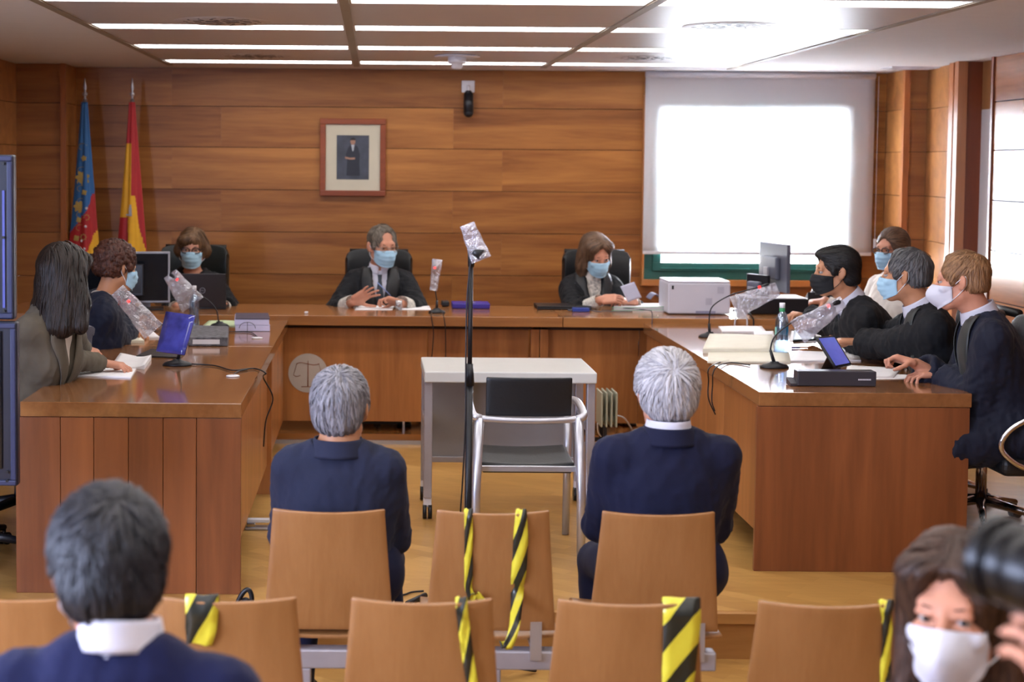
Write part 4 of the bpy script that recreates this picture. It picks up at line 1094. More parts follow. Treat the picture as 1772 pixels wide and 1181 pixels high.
    # folds run down the body; more of them on the sleeves
    Q = V*A((1, 1, .3)); rdg = lambda x: 1-2.2*np.abs(x)
    wv = .7*sn(Q, 45, seed)+.55*rdg(sn(V*A((1, 1, .35)), 95, seed+1))+.3*rdg(sn(V*A((1, 1, .8)), 150, seed+4))
    dsl = np.full(len(V), 1.0)
    for key in 'LR':
        sh, el, wr = arms[key]; dsl = np.minimum(dsl, np.linalg.norm(V-el, axis=1))
    fold = np.exp(-(dsl/.16)**2)
    wv = wv+fold*.8*rdg(sn(V*A((.8, .8, 1.2)), 110, seed+2))
    V = V+Nn*(amp*wv)[:, None]
    mkmesh({'robe': 'robe', 'jacket': 'jacket', 'sweater': 'sweater'}[kind], V, F, top, root, off)
    # trousers / skirt
    tr = [(cap(pel-rt*.09, pel+rt*.09, .125), .04, 1)]
    for hp, kn, an in lp: tr += [(cap(hp, kn, .088, .066), .03, 1), (cap(kn, an+A((0, 0, .0)), .064, .052), .02, 1)]
    V, F = polygonise(tr, .014); mkmesh('trousers', V+ (gradat(tr, V, .004)*(sn(V, 45, seed+3)*.004)[:, None]), F, sp.get('legs', top), root, off)
    for hp, kn, an in lp:
        f0 = an+A((0, 0, fl+.045-an[2])); sh_ = [(cap(f0-fwd*.05, f0+fwd*.15, .04, .036), .02, 1), (cap(an-A((0, 0, .02)), f0, .046, .045), .02, 1), (rbx(f0+fwd*.05+A((0, 0, -.04)), (.045, .15, .02), rotz(ty), .01), .01, 1)]
        V, F = polygonise(sh_, .01); V[:, 2] = np.maximum(V[:, 2], fl+.001); mkmesh('shoe', V, F, MATS['black_leather'], root, off)
    # collars
    def band(nm, mat, r0x, r0y, h, flare, gap, cen, thick=.003, tilt=.35, lay=None):
        def fn(u, v):
            a = -PI/2+ (u-.5)*2*(PI-gap)
            rx = r0x+flare*v; ry = r0y+flare*v
            z = -h*v+h*.5 - tilt*(math.sin(a)*.5+.5)*ry
            return tuple(N+Rt @ (A((cen[0]+rx*math.cos(a), cen[1]+ry*math.sin(a), cen[2]+z))))
        m = MB(); m.grid(fn, 49, 7, thick); return m.build(nm, mat, root, off=off)
    if sp.get('collar'):
        band('shirt_collar', sp['collar'], .062*sp.get('cs', 1), .068*sp.get('cs', 1), .05, .010, .12, (0, .0, .043), .004)
    if kind == 'jacket' and sp.get('jcollar', True):
        band('jacket_collar', top, .070, .076, .05, .022, .2, (0, -.004, .022), .006)
    dress = dict(N=N, Rt=Rt, T=T, ops=ops, root=root, off=off, arms=arms, Rh=Rh, Hc=Hc, hs=hs, shirt=shirt)
    # cuffs
    if sp.get('cuff'):
        for key in 'LR':
            if sp.get('hand'+key) is None: continue
            sh, el, wr = arms[key]; d = nrm(wr-el); r = sp.get('cuffr', .045)
            q0 = wr-d*(g['cut']+.025+sp.get('cufflen', 0)); q1 = wr-d*.012
            co = [(cap(q0, q1, r, r*.86), .01, 1), (cap(wr-d*.01, wr+d*.09, r*.8), .004, -1)]
            V, F = polygonise(co, .006); V = V+gradat(co, V, .003)*(sn(V, 160, 5)*.0022)[:, None]; mkmesh('cuff', V, F, sp['cuff'], root, off)
    if sp.get('watch'):
        sh, el, wr = arms[sp['watch']]; d = nrm(wr-el); Rw = frame(d); c_ = wr-d*.014
        m = MB(); m.tube([tuple(c_+Rw @ A((.031*math.cos(a_), .025*math.sin(a_), 0))) for a_ in np.linspace(0, 2*PI, 25)[:-1]], .0045, 6, closed=True)
        m.build('watch_strap', MATS['black_leather'], root, off=off)
    # tie
    def strip(nm, mat, pts, wid, thick, over, lift=.004):
        P = np.array([list(p) for p in spline([tuple(p) for p in pts], 5)]); n = len(P)
        vs = []
        for i in range(n):
            t_ = nrm(P[min(i+1, n-1)]-P[max(i-1, 0)]); s_ = nrm(np.cross(t_, Rt @ A((0, 1, 0))))
            w = np.interp(i/(n-1), np.linspace(0, 1, len(wid)), wid)
            for j in range(5): vs.append(P[i]+s_*w*(j/4-.5))
        vs = np.array(vs); fdir = Rt @ A((0, 1, 0))
        for _ in range(6): vs = vs+np.clip(lift-fieldat(over, vs), -.02, .03)[:, None]*fdir
        m = MB(); V2 = vs.reshape(n, 5, 3)
        m.grid(lambda u, v: tuple(V2[int(round(v*(n-1))), int(round(u*4))]), 5, n, -thick)
        return m.build(nm, mat, root, off=off)
    if sp.get('tie'):
        strip('tie', sp['tie'], [T(0, .09, -.012), T(0, .12, -.05), T(0, .14, -.16), T(0, .15, -.30)], [.03, .022, .05, .075], .004, shirt)
    if sp.get('facing'):
        for s in (-1, 1):
            strip('robe_facing', sp['facing'], [T(s*.085, .02, .03), T(s*.088, .1, -.06), T(s*.07, .14, -.2), T(s*.06, .15, -.40)], [.05, .085, .1, .11], .003, tops, .010)
    if sp.get('lapel'):
        for s in (-1, 1):
            strip('lapel', sp['lapel'], [T(s*.075, .03, .02), T(s*.078, .1, -.07), T(s*.05, .14, -.17), T(s*.02, .15, -.27)], [.035, .07, .06, .015], .004, tops, .008)
    # head things --------------------------------------------------
    hl = lambda P: (Rh @ (np.asarray(P, float)*hs).T).T+Hc
    HO = head_ops(.95 if fem else 1.0, sp.get('ears', True))
    def hbuild(nm, mb, mat, par=root, **k):
        mb.v = [tuple(hl(A(v))) for v in mb.v]; return mb.build(nm, mat, par, off=off, **k)
    if sp.get('eyes', True):
        for s in (-1, 1):
            m = MB(); m.sphere((s*.031, .0785, .0), .0115, 16, 10); e = hbuild('eye', m, plain('eye_white', 'a39a95', .25, var=.02))
            m = MB(); m.sphere((s*.031+sp.get('gaze', 0), .0862, .0), .0060, 12, 8); hbuild('iris', m, plain('iris_brown', '1d120c', .2), e)
            m = MB(); m.tube([(s*.045, .078, .0185), (s*.033, .088, .0225), (s*.018, .0895, .0195)], [.0015, .003, .0022], 6); hbuild('eyebrow', m, sp.get('brow', sp['hairm']))
    # mask
    mk = sp.get('mask')
    if mk:
        ffp = mk == 'ffp'
        bl = plain('mask_'+sp.get('maskc', 'blue'), {'blue': '9fc4da', 'black': '17181c', 'white': 'c9cad6'}[sp.get('maskc', 'blue')], .8, var=.02)
        nu, nv = 33, 25; vs = []
        for j in range(nv):
            v = j/(nv-1)
            for i in range(nu):
                u = i/(nu-1)*2-1; a = u*rad(82)
                if ffp:
                    x = (.066-.010*abs(v-.4))*math.sin(a); y = .014+(.088+.045*math.sin(PI*min(1, v*1.0+.08))**.9*max(0, 1-abs(u)**1.25))*math.cos(a*.93)
                    z = -.008-.014*abs(u)**1.1-v*(.112-.050*abs(u)**1.6)
                else:
                    x = (.067-.006*abs(v-.4))*math.sin(a); y = .014+(.088+.026*math.sin(PI*min(1, v+.12))**.8)*math.cos(a)
                    z = -.008-.012*abs(u)**1.3-v*(.106-.042*abs(u)**2.2)
                    y += .0018*math.sin(v*PI*8)*(1-abs(u)**3)
                vs.append((x*(.96 if fem else 1), y, z))
        vs = A(vs); ctr = A((0, 0, -.05))
        for _ in range(5):
            dd = np.clip(.004-fieldat(HO, vs), 0, .02); dr = vs-ctr; dr[:, 2] *= .3; dr /= np.linalg.norm(dr, axis=1)[:, None]; vs = vs+dr*dd[:, None]
        m = MB(); VV = vs.reshape(nv, nu, 3)
        m.grid(lambda u, v: tuple(VV[int(round(v*(nv-1))), int(round(u*(nu-1)))]), nu, nv, .0015)
        mo = hbuild('face_mask', m, bl)
        for s in (-1, 1):
            i = nu-1 if s > 0 else 0
            p1, p2 = VV[2][i], VV[nv-3][i]
            e = A((s*.083*(.95 if fem else 1), -.022, .018)); e2 = A((s*.083, -.026, -.012)); e3 = A((s*.078, -.012, -.035))
            m = MB(); m.tube(spline([tuple(p1), tuple((p1+e)/2+A((s*.008, 0, .004))), tuple(e), tuple(e2), tuple(e3), tuple((p2+e3)/2+A((s*.008, 0, -.002))), tuple(p2)], 5), .0016, 6)
            hbuild('ear_loop', m, plain('mask_loop_'+sp.get('maskc', 'blue'), {'blue': 'd9dde4', 'black': '17181c', 'white': 'dcdde4'}[sp.get('maskc', 'blue')], .7), mo)
    if sp.get('glasses'):
        gm_ = plain('glasses_'+sp['glasses'], {'dark': '181420', 'thin': '8a8078'}[sp['glasses']], .35)
        m = MB()
        for s in (-1, 1):
            pts = [(s*.032+.024*math.copysign(abs(math.cos(a))**.8, math.cos(a)), .108-.006*abs(math.cos(a)), -.001+.017*math.copysign(abs(math.sin(a))**.8, math.sin(a))) for a in np.linspace(0, 2*PI, 25)[:-1]]
            m.tube(pts, .0030 if sp['glasses'] == 'dark' else .0012, 6, closed=True)
        m.tube([(-.009, .107, .003), (0, .111, .005), (.009, .107, .003)], .0015, 6)
        for s in (-1, 1): m.tube([(s*.056, .102, .006), (s*.078, .06, .006), (s*.084, -.005, .008), (s*.083, -.025, -.006)], .0016, 6)
        gl_ = hbuild('glasses', m, gm_)
        lm, nt, b = (MATS.get('lens'), None, None) if 'lens' in MATS else newmat('lens')
        if nt is not None:
            mxs = nd(nt, 'ShaderNodeMixShader'); mxs.inputs[0].default_value = .15; a_ = nd(nt, 'ShaderNodeBsdfTransparent'); b_ = nd(nt, 'ShaderNodeBsdfGlossy'); b_.inputs['Roughness'].default_value = .05
            nt.links.new(a_.outputs[0], mxs.inputs[1]); nt.links.new(b_.outputs[0], mxs.inputs[2]); nt.links.new(mxs.outputs[0], nt.nodes['Material Output'].inputs[0]); MATS['lens'] = lm
        for s in (-1, 1): m = MB(); m.cyl((s*.032, .1072, -.001), (s*.032, .1080, -.001), .021, n=20); hbuild('lens', m, MATS['lens'], gl_)
    hair(sp, Rh, Hc, hs, root, off, seed)
    return dress
def hash_(s):
    h = 7
    for ch in s: h = (h*31+ord(ch)) % 1000003
    return h
def hair(sp, Rh, Hc, hs, root, off, seed):
    st = sp['hair']; f = .97 if sp.get('fem') else 1.0
    b = []
    vol = sp.get('vol', .012)
    b.append((ell((0, -.018, .038), (.075*f+vol, .098+vol*.9, .084+vol)), .01, 1))
    face = [(ell((0, .12, -.012), (.070, .078, .102)), .008, -1)]
    if st in ('short', 'curly', 'thin', 'swept'):
        b.append((ell((0, -.05, -.02), (.066+vol*.6, .06+vol*.5, .06)), .02, 1))
        face += [(rbx((0, .03, -.125), (.2, .3, .06), None, .01), .008, -1), (ell((0, .06, -.06), (.12, .075, .055)), .012, -1)]
        for s in (-1, 1): face.append((ell((s*.098, -.006, -.014), (.032, .028, .040)), .008, -1)); b.append((ell((s*.068, .03, .01), (.011+vol*.3, .012, .026)), .008, 1))
        nl = sp.get('nape', -.075); 
        face[1] = (rbx((0, .03, nl-.1), (.2, .3, .1), rotx(sp.get('napetilt', -.1)), .01), .008, -1)
        if st != 'curly': face += [(ell((q*.072, .080, .004), (.030, .036, .046)), .008, -1) for q in (-1, 1)]
        if sp.get('recede'): face.append((ell((0, .12, .075), (.058, .075, .05)), .012, -1))
        if st == 'swept': b.append((ell((0, -.06, -.045), (.064, .05, .05)), .02, 1)); b.append((ell((0, .05, .085), (.055, .05, .028)), .02, 1))
    if st == 'bob':      # to the jaw or shoulder
        ln = sp.get('length', .16)
        fl_ = sp.get('flare', 0)
        for s in (-1, 1):
            b.append((cap((s*.072, -.01, .03), (s*(.078+fl_*.6), -.015, -ln*.55), .024, .028), .02, 1)); b.append((cap((s*(.078+fl_*.6), -.015, -ln*.55), (s*(.074+fl_), -.01-fl_*.4, -ln), .028, .022), .02, 1))
        b.append((cap((0, -.07, .02), (0, -.075, -ln), .05, .045), .04, 1)); b.append((cap((-.05, -.055, -ln*.2), (-.05, -.055, -ln), .04, .036), .04, 1)); b.append((cap((.05, -.055, -ln*.2), (.05, -.055, -ln), .04, .036), .04, 1))
        if sp.get('fringe'): face = [(ell((0, .12, -.035), (.064, .07, .085)), .008, -1)]; b.append((ell((sp['fringe']*.02, .07, .058), (.062, .034, .034)), .015, 1))
        else: b.append((ell((-.04, .045, .07), (.045, .05, .035)), .015, 1)); b.append((ell((.04, .045, .07), (.045, .05, .035)), .015, 1))
        face.append((cap((0, .06, -.09), (0, .05, -.25), .06), .01, -1))
    if st == 'tied':
        b.append((ell((0, -.09, .0), (.03, .03, .04)), .02, 1))
        for s in (-1, 1): face.append((ell((s*.095, -.002, -.016), (.03, .024, .032)), .008, -1))
        face += [(rbx((0, .03, -.165), (.2, .3, .1), None, .01), .008, -1), (ell((0, .06, -.06), (.12, .085, .06)), .012, -1)]
    for p, k, s in face: b.append((p, k, s))
    V, F = polygonise(b, .0045 if sp.get('near') else .006)
    G = gradat(b, V, .003)
    am = {'short': .0022, 'curly': .011, 'thin': .0015, 'swept': .002, 'bob': .0025, 'tied': .0015}[st]
    if st == 'curly': V = V+G*(am*sn(V, 190, seed, 8))[:, None]
    else:
        an = np.arctan2(V[:, 0], -V[:, 1]-.02); V = V+G*(am*(np.sin(an*23+3*sn(V, 30, seed))*.6+.8*sn(V*A((1, 1, .25)), 150, seed)))[:, None]
    # locks laid along the surface
    rs = np.random.RandomState(seed+9); kd = kdtree.KDTree(len(V))
    for i, v in enumerate(V): kd.insert(v, i)
    kd.balance()
    nS = sp.get('locks', 900); wh = A(sp.get('whorl', (.01, -.07, .105)))
    pick = rs.randint(0, len(V), nS*2); vs, fs = [], []
    cnt = 0; Lk = {'short': .05, 'curly': .028, 'thin': .045, 'swept': .075, 'bob': .10, 'tied': .08}[st]*sp.get('lock', 1)
    step = Lk/5; wd0 = sp.get('lockw', .0042 if st != 'curly' else .006)
    for i in pick:
        if cnt >= nS: break
        p = V[i].copy(); g = G[i]
        if fieldat([(q, k, s) for q, k, s in b if s > 0][:1], p[None])[0] > .3: continue
        line = []; ok = True; w0 = rs.uniform(.6, 1.3)*wd0; lift = rs.uniform(.0005, .003)
        ph = rs.uniform(0, 6.28); jit = rs.normal(size=3)*.25
        for q in range(6):
            co, j, dd = kd.find(p); g = G[j]
            line.append(A(co)+g*(lift+.0012*q*sp.get('fluff', 1)))
            if st == 'curly':
                d = nrm(np.cross(g, jit+A((.2, .1, .3))))*math.cos(q*.9+ph)+nrm(np.cross(g, A((.1, 1, .2))))*math.sin(q*.9+ph)
            elif st in ('bob',):
                d = A((0, -.05, -1.0))+jit*.25+(A((math.copysign(.9, p[0]+.012*sp.get('fringe', 1)), -.3, -.2))*max(0, (p[2]-.04)*18))
            elif st == 'swept' or st == 'tied':
                d = A((p[0]*1.5, -1.0, -.15-max(0, -p[1])*12))+jit*.35
            else:
                d = (p-wh); d = nrm(d)+A((.25, 0, -.5))*min(1, max(0, .1-p[2])*8)+jit*.5
            d = d-g*(d @ g); n_ = np.linalg.norm(d)
            if n_ < 1e-5: ok = False; break
            p = A(co)+d/n_*step
        if not ok: continue
        k0 = len(vs); L = A(line)
        for q in range(6):
            t_ = L[min(q+1, 5)]-L[max(q-1, 0)]; _, j, _ = kd.find(L[q]); s_ = np.cross(t_, G[j]); s_ = s_/max(1e-9, np.linalg.norm(s_))
            w = w0*(.55, 1, 1, .9, .65, .1)[q]
            vs += [L[q]-s_*w, L[q]+G[j]*w*.45, L[q]+s_*w]
        for q in range(5):
            a = k0+q*3; fs += [(a, a+1, a+4, a+3), (a+1, a+2, a+5, a+4)]
        cnt += 1
    V2 = np.concatenate([V, A(vs)]); F2 = np.concatenate([F, A(fs)+len(V)])
    V2 = (Rh @ (V2*hs).T).T+Hc
    mkmesh('hair', V2, F2, sp['hairm'], root, off)
# ------------------------------------------------------------------ people
SK = skin('skin_fair', 'b5805f'); SK2 = skin('skin_tan', 'a87052'); SK3 = skin('skin_pink', 'c48a70')
black_robe = cloth('black_robe', '15161a', .75, .03); blue_robe = cloth('blue_black_robe', '131728', .7, .05); satin2 = plain('robe_satin_dark', '1b1c1f', .5, var=.1); satin = plain('robe_satin', '2c302f', .42, var=.1, sheen=.05)
navy = cloth('navy_suit', '14172f', .85, .03); slate = cloth('slate_suit', '22263a', .85, .03); tweed = cloth('grey_blazer', '5a5348', .9, .03, var=.12)
white_sh = cloth('white_shirt', 'c9c9d6', .8, .1, var=.02); lace = plain('white_lace', 'c4bfb6', .8, var=.3, vscale=90, bump=.5, bscale=150)
grey_tie = cloth('grey_tie', '3a4048', .6); navy_tie = cloth('navy_tie', '181e32', .6)
navy_sw = cloth('navy_sweater', '10153a', .9, .08, bump=.4, bscale=500)
print_bl = plain('patterned_blouse', 'b9b4ac', .8, var=.6, vscale=60); white_bl = plain('white_blouse', 'd3cbc2', .8, var=.05); dot_bl = plain('speckled_top', 'b0adb4', .8, var=.6, vscale=110)
H_BR = hairmat('hair_dark_brown', '0b0807', '2c1f19'); H_RED = hairmat('hair_reddish_brown', '2a1410', '5d3526'); H_CH = hairmat('hair_chestnut', '2b190f', '7a5838'); H_GB = hairmat('hair_grey_brown', '3a322a', '85796b')
H_BK = hairmat('hair_black', '08080a', '1c1a1a'); H_GR = hairmat('hair_steel_grey', '26262a', '6a6868'); H_BL = hairmat('hair_sandy', '5e402a', 'a57c56'); H_SI = hairmat('hair_silver', '45444b', '9a989e'); H_WH = hairmat('hair_white', '74737b', 'cfcdd0')
H_FG = hairmat('hair_greying_black', '07070a', '2c2c33'); H_W = hairmat('hair_light_brown', '32221a', '7d5e46')

def top(px, py, z): return A(on(px, py, z))
ZT, ZTB = ZD+.03, ZB+.03
PLEFT, PRIGHT, PCAM = A((1., 0, 0)), A((-1., 0, 0)), A((0, -1., 0))
person(dict(label='woman with long dark hair in a grey blazer writing at the left desk', head=at(112, 478, 6.35), hyaw=-22, hpitch=12, hroll=-4, tyaw=-112, lean=20, fem=True, skin=SK3, wear='jacket', top=tweed, legs=black_robe, shirt=white_bl, vdeep=.3, sw=.95, lapel=tweed,
    hair='bob', length=.215, vol=.016, flare=.035, hairm=H_BR, locks=1600, lockw=.0045, hs=1.04, mask='surg', jcollar=True,
    handR=dict(p=top(186, 632, ZT), fd=(.95, -.1, -.12), pn=(0, 0, -1), curl=.7, thumb=.8), handL=dict(p=top(150, 612, ZT), fd=(.6, -.8, -.05), pn=(0, 0, -1), curl=.4)))
person(dict(label='person with short curly auburn hair in a dark robe at the left desk', head=at(202, 462, 7.65), hyaw=-48, hpitch=8, tyaw=-70, lean=20, fem=True, skin=SK, wear='robe', top=blue_robe, shirt=white_bl,
    hair='curly', vol=.015, hairm=H_RED, locks=1400, nape=-.06, mask='surg', cuff=lace, cuffr=.042, cufflen=.02,
    handR=dict(p=top(222, 566, ZT+.03), fd=(.8, -.5, -.3), pn=(-.2, 0, -1), curl=.6), handL=dict(p=top(250, 552, ZT+.02), fd=(.9, .1, -.2), pn=(0, 0, -1), curl=.4)))
person(dict(label='clerk in a black robe with dark glasses and blue mask behind a laptop', head=at(333, 430, 9.74), hyaw=181, hpitch=4, hroll=-2, tyaw=180, lean=4, fem=True, skin=SK3, top=black_robe, shirt=None, floor=.06, sw=.98,
    hair='bob', length=.03, vol=.008, fringe=1, hairm=H_CH, glasses='dark', mask='surg', cuff=lace, vdeep=.12, hs=1.05,
    handL=dict(p=A(at(386, 528, 9.42)), fd=(-.8, -.5, -.1), pn=(0, 0, -1), pole=(.45, .3, -.8)), handR=dict(p=A(at(306, 530, 9.42)), fd=(.8, -.5, -.1), pn=(0, 0, -1), pole=(-.45, .3, -.8))))
J = person(dict(label='male judge in a black robe and grey tie gesturing with his hands', head=at(662, 426, 9.74), hyaw=203, hpitch=7, tyaw=181, lean=4, skin=SK3, top=black_robe, shirt=white_sh, collar=white_sh, tie=grey_tie, facing=satin2, floor=.06, vdeep=.33, sw=.98,
    hair='thin', vol=.004, recede=True, hairm=H_GB, glasses='thin', mask='surg', cuff=lace, cuffr=.058, cufflen=.07, hs=1.08, brow=H_BR,
    handR=dict(p=A(at(611, 523, 9.40)), fd=(.75, -.25, .5), pn=(.25, -.9, -.4), curl=.15, spread=.22, thumb=.2, pole=(-.6, .3, -.7)), handL=dict(p=A(at(693, 525, 9.38)), fd=(-.85, -.25, .3), pn=(-.1, -.3, -.9), curl=.95, thumb=.9, pole=(.6, .3, -.7))))
person(dict(label='female judge with shoulder-length brown hair leafing through papers', head=at(1031, 441, 9.74), hyaw=197, hpitch=20, hroll=5, tyaw=184, lean=7, fem=True, skin=SK3, top=black_robe, shirt=print_bl, floor=.06, sw=.95, vdeep=.25,
    hair='bob', length=.135, vol=.014, hairm=H_W, locks=1300, mask='surg', cuff=lace, cuffr=.048, cufflen=.09, collar=white_bl, facing=satin2, hs=1.05,
    handR=dict(p=A(at(1040, 519, 9.38)), fd=(.95, -.2, .1), pn=(.1, .6, -.7), curl=.55, thumb=.7, pole=(-.5, .3, -.7)), handL=dict(p=A(at(1098, 523, 9.42)), fd=(-.9, -.3, .1), pn=(0, .3, -.9), curl=.5, pole=(.4, .3, -.8))))
person(dict(label='dark-haired lawyer with a black mask leaning over the right desk', head=at(1446, 470, 7.5), hyaw=88, hpitch=2, tyaw=84, lean=30, skin=SK, top=black_robe, shirt=white_sh, collar=white_sh, tie=navy_tie, facing=None, noff=(.015, 0, .0),
    hair='swept', vol=.006, hairm=H_BK, locks=1300, mask='surg', maskc='black', cuff=lace, hs=1.0,
    handL=dict(p=top(1356, 566, ZT), fd=(-1, .15, .05), pn=(0, 0, -1), curl=.8), handR=dict(p=top(1350, 556, ZT+.02), fd=(-.9, -.3, .2), pn=(0, 0, -1), curl=.9)))
person(dict(label='woman in a white blouse and round glasses sitting by the window corner', head=at(1543, 432, 8.95), hyaw=124, hpitch=2, tyaw=115, lean=3, fem=True, skin=SK3, wear='jacket', top=white_bl, legs=slate, shirt=None, jcollar=False,
    hair='tied', vol=.008, hairm=H_W, glasses='dark', mask='surg', vdeep=.12, floor=.06, handR=dict(p=A(at(1428, 520, 9.32)), fd=(-.95, -.15, -.1), pn=(0, 0, -1), curl=.4)))
person(dict(label='grey-haired lawyer in a blue mask between the two other lawyers', head=at(1567, 476, 6.95), hyaw=62, hpitch=2, tyaw=80, lean=22, skin=SK, top=black_robe, shirt=white_sh, collar=white_sh, tie=navy_tie, facing=satin, noff=(.01, 0, 0),
    hair='short', vol=.003, recede=True, hairm=H_GR, mask='surg', cuff=lace, nape=-.06, hs=1.0,
    handL=dict(p=top(1428, 603, ZT), fd=(-1, .1, .0), pn=(0, 0, -1), curl=.6), handR=dict(p=top(1440, 590, ZT), fd=(-1, 0, 0), pn=(0, 0, -1), curl=.5)))
person(dict(label='sandy-haired lawyer with a white beaked mask nearest the camera on the right', head=at(1663, 486, 6.42), hyaw=66, hpitch=5, hroll=2, tyaw=78, lean=17, skin=SK3, top=blue_robe, shirt=white_sh, collar=white_sh, tie=navy_tie, facing=satin, noff=(.02, 0, 0),
    hair='short', vol=.003, recede=True, hairm=H_BL, mask='ffp', maskc='white', nape=-.06, hs=1.0, locks=1500,
    handL=dict(p=top(1628, 648, ZT+.005), fd=(-1, -.1, .0), pn=(0, 0, -1), curl=.65, thumb=.8), watch='L', handR=dict(p=A(at(1585, 630, 6.55)), fd=(-.9, .1, .25), pn=(-.1, -.2, -.9), curl=1.15, thumb=.9)))
person(dict(label='man with short grey hair in a slate blue suit, seen from behind', noff=(0, 0, .04), head=at(590, 706, 4.73), hyaw=-14, tyaw=-2, lean=-8, skin=SK, wear='jacket', top=slate, shirt=None, legs=navy, floor=ZP, sw=.9, bs=.97, tl=.43,
    hair='short', vol=.012, hairm=H_SI, locks=2600, lockw=.0032, lock=.8, hs=1.0, near=True, nape=-.112, napetilt=.1, knee=.5))
person(dict(label='man with wavy white hair in a navy suit, seen from behind', noff=(0, 0, .03), head=at(1152, 680, 4.73), hyaw=4, tyaw=1, lean=-8, skin=SK3, wear='jacket', top=navy, shirt=None, legs=navy, collar=white_sh, floor=ZP, sw=1.02, bs=.98, cs=1.02, tl=.45,
    hair='short', vol=.017, hairm=H_WH, locks=2600, lockw=.0038, lock=1.3, fluff=1.8, hs=1.0, near=True, nape=-.112, napetilt=.1, knee=.5, whorl=(.0, -.09, .07)))
person(dict(label='man with greying dark hair, white collar and navy sweater in the foreground', head=at(186, 984, 2.5), hyaw=17, hpitch=8, tyaw=-4, lean=3, skin=SK3, wear='sweater', top=navy_sw, shirt=white_sh, legs=navy, collar=white_sh, cs=1.0, floor=ZP, noff=(.02, 0, .035), sw=1.02,
    hair='short', vol=.012, hairm=H_FG, locks=3000, lockw=.0038, lock=1.1, fluff=2.6, hs=1.0, near=True, nape=-.085, napetilt=.12, mask='surg', h=.006, neck=.05))
person(dict(label='woman with long brown hair and a white mask in the right foreground', head=at(1654, 1056, 2.6), hyaw=146, hpitch=-2, hroll=2, tyaw=170, lean=3, fem=True, skin=SK3, wear='sweater', top=dot_bl, shirt=None, legs=navy, floor=ZP, sw=1.0, gaze=-.002,
    hair='bob', length=.30, vol=.016, hairm=hairmat('hair_brown_fg', '1a100c', '553a2c'), locks=2200, hs=1.01, near=True, mask='ffp', maskc='white', h=.0055))
K = at(1790, 1000, 1.62); lens_black = plain('lens_black', '07070a', .3, spec=.3)
person(dict(label='photographer at the right edge raising a camera', head=at(2030, 930, 1.38), hyaw=18, tyaw=20, lean=10, skin=SK3, wear='jacket', top=cloth('lilac_shirt', '9d93ad', .9, .05), legs=navy, shirt=None, floor=ZP, jcollar=False,
    hair='short', vol=.012, hairm=H_FG, hs=1.0, eyes=False,
    handL=dict(p=A(at(1890, 1330, 1.55)), fd=(-.2, .3, .9), pn=(-.3, .6, .5), curl=.5, thumb=.5), handR=dict(p=A(at(2080, 1200, 1.5)), fd=(-.5, .4, .6), pn=(-.8, .2, 0), curl=.8)))
# his camera
t = thing('photo_camera', 'blurred black camera with a large lens at the right edge', 'camera', tuple(K)); ld = Vector((-.50, .80, .06)).normalized()
Kc = K+Vector((.045, -.06, 0)); rotk = ld.to_track_quat('Y', 'Z').to_matrix()
m = MB()
for a_, b_, r_ in ((0.0, .05, .042), (.05, .09, .049), (.09, .115, .047), (.115, .135, .051)): m.cyl(Kc+ld*a_, Kc+ld*b_, r_, r_, 32)
m.build('lens_barrel', lens_black, t, off=tuple(K), bevel=.003)
m = MB(); m.cyl(Kc+ld*.135, Kc+ld*.1365, .045, .045, 32); m.build('front_glass', plain('lens_glass', '141a3a', .05, coat=1), t, off=tuple(K))
m = MB(); m.box(Kc-ld*.03, (.14, .06, .10), rotk); m.box(Kc-ld*.03+Vector((0, 0, .06)), (.06, .05, .035), rotk); m.build('camera_body', lens_black, t, off=tuple(K), bevel=.008)

for lb, px, y in (('wooden shell chair under the man in the navy sweater', 200, 2.72), ('wooden shell chair under the woman with the white mask', 1660, 2.45)):
    copy_chair(lb, cx_(px, 2.5), y, 'wooden shell chairs of the nearest row')
# ------------------------------------------------------------------ things on the desks
blue_plastic = plain('blue_plastic', '2a3f8f', .4); screen_dark = plain('dark_screen', '0e1016', .15)
def quad_sheet(name, label, cat, corners, z, h, mat, group=None, curl=0.0, seed=0, extra=None):
    # stack of sheets: four pixel corners on the level plane z, thickness h
    P = [on(px, py, z) for px, py in corners]
    if z == ZB: P = [Vector((p.x, min(p.y, 9.56), p.z)) for p in P]
    c = sum(P, Vector())/4
    t = thing(name, label, cat, (c.x, c.y, z), group=group) if extra else None
    rn = random.Random(seed)
    def fn(u, v):
        a = P[0].lerp(P[1], u); b = P[3].lerp(P[2], u); p = a.lerp(b, v)
        return (p.x, p.y, z+h+.0008+curl*max(0, u-.55)**2*6+.0008*math.sin(u*7+seed)*math.sin(v*5))
    m = MB()
    n = 9
    m.grid(fn, n, n)
    # close the sides down to the table
    base = len(m.v)
    rim = [i for i in range(n)]+[j*n+n-1 for j in range(1, n)]+[(n-1)*n+i for i in reversed(range(n-1))]+[j*n for j in reversed(range(1, n-1))]
    for i in rim: x, y, zz_ = m.v[i]; m.v.append((x, y, z+.0005+(zz_-z-h-.0008 if curl else 0)*.0))
    for k in range(len(rim)): a, b = rim[k], rim[(k+1) % len(rim)]; m.f.append([b, a, base+k, base+(k+1) % len(rim)]); m.mi.append(0); m.sm.append(False)
    m.f.append([base+k for k in range(len(rim))]); m.mi.append(0); m.sm.append(False)
    if extra:
        o = m.build(extra, mat, t, off=(c.x, c.y, z)); return t, c
    o = m.build(name, mat, off=(c.x, c.y, z)); tag(o, label, cat, group); return o
def q(x0, y0, x1, y1, sk=0): return [(x0, y1), (x1, y1), (x1+sk, y0), (x0+sk, y0)]
PG = 'loose papers on the desks'
quad_sheet('paper_sheets', 'white sheets on the bench under the gesturing hand of the judge', 'papers', q(614, 530, 679, 537, 3), ZB, .002, paper_m, PG)
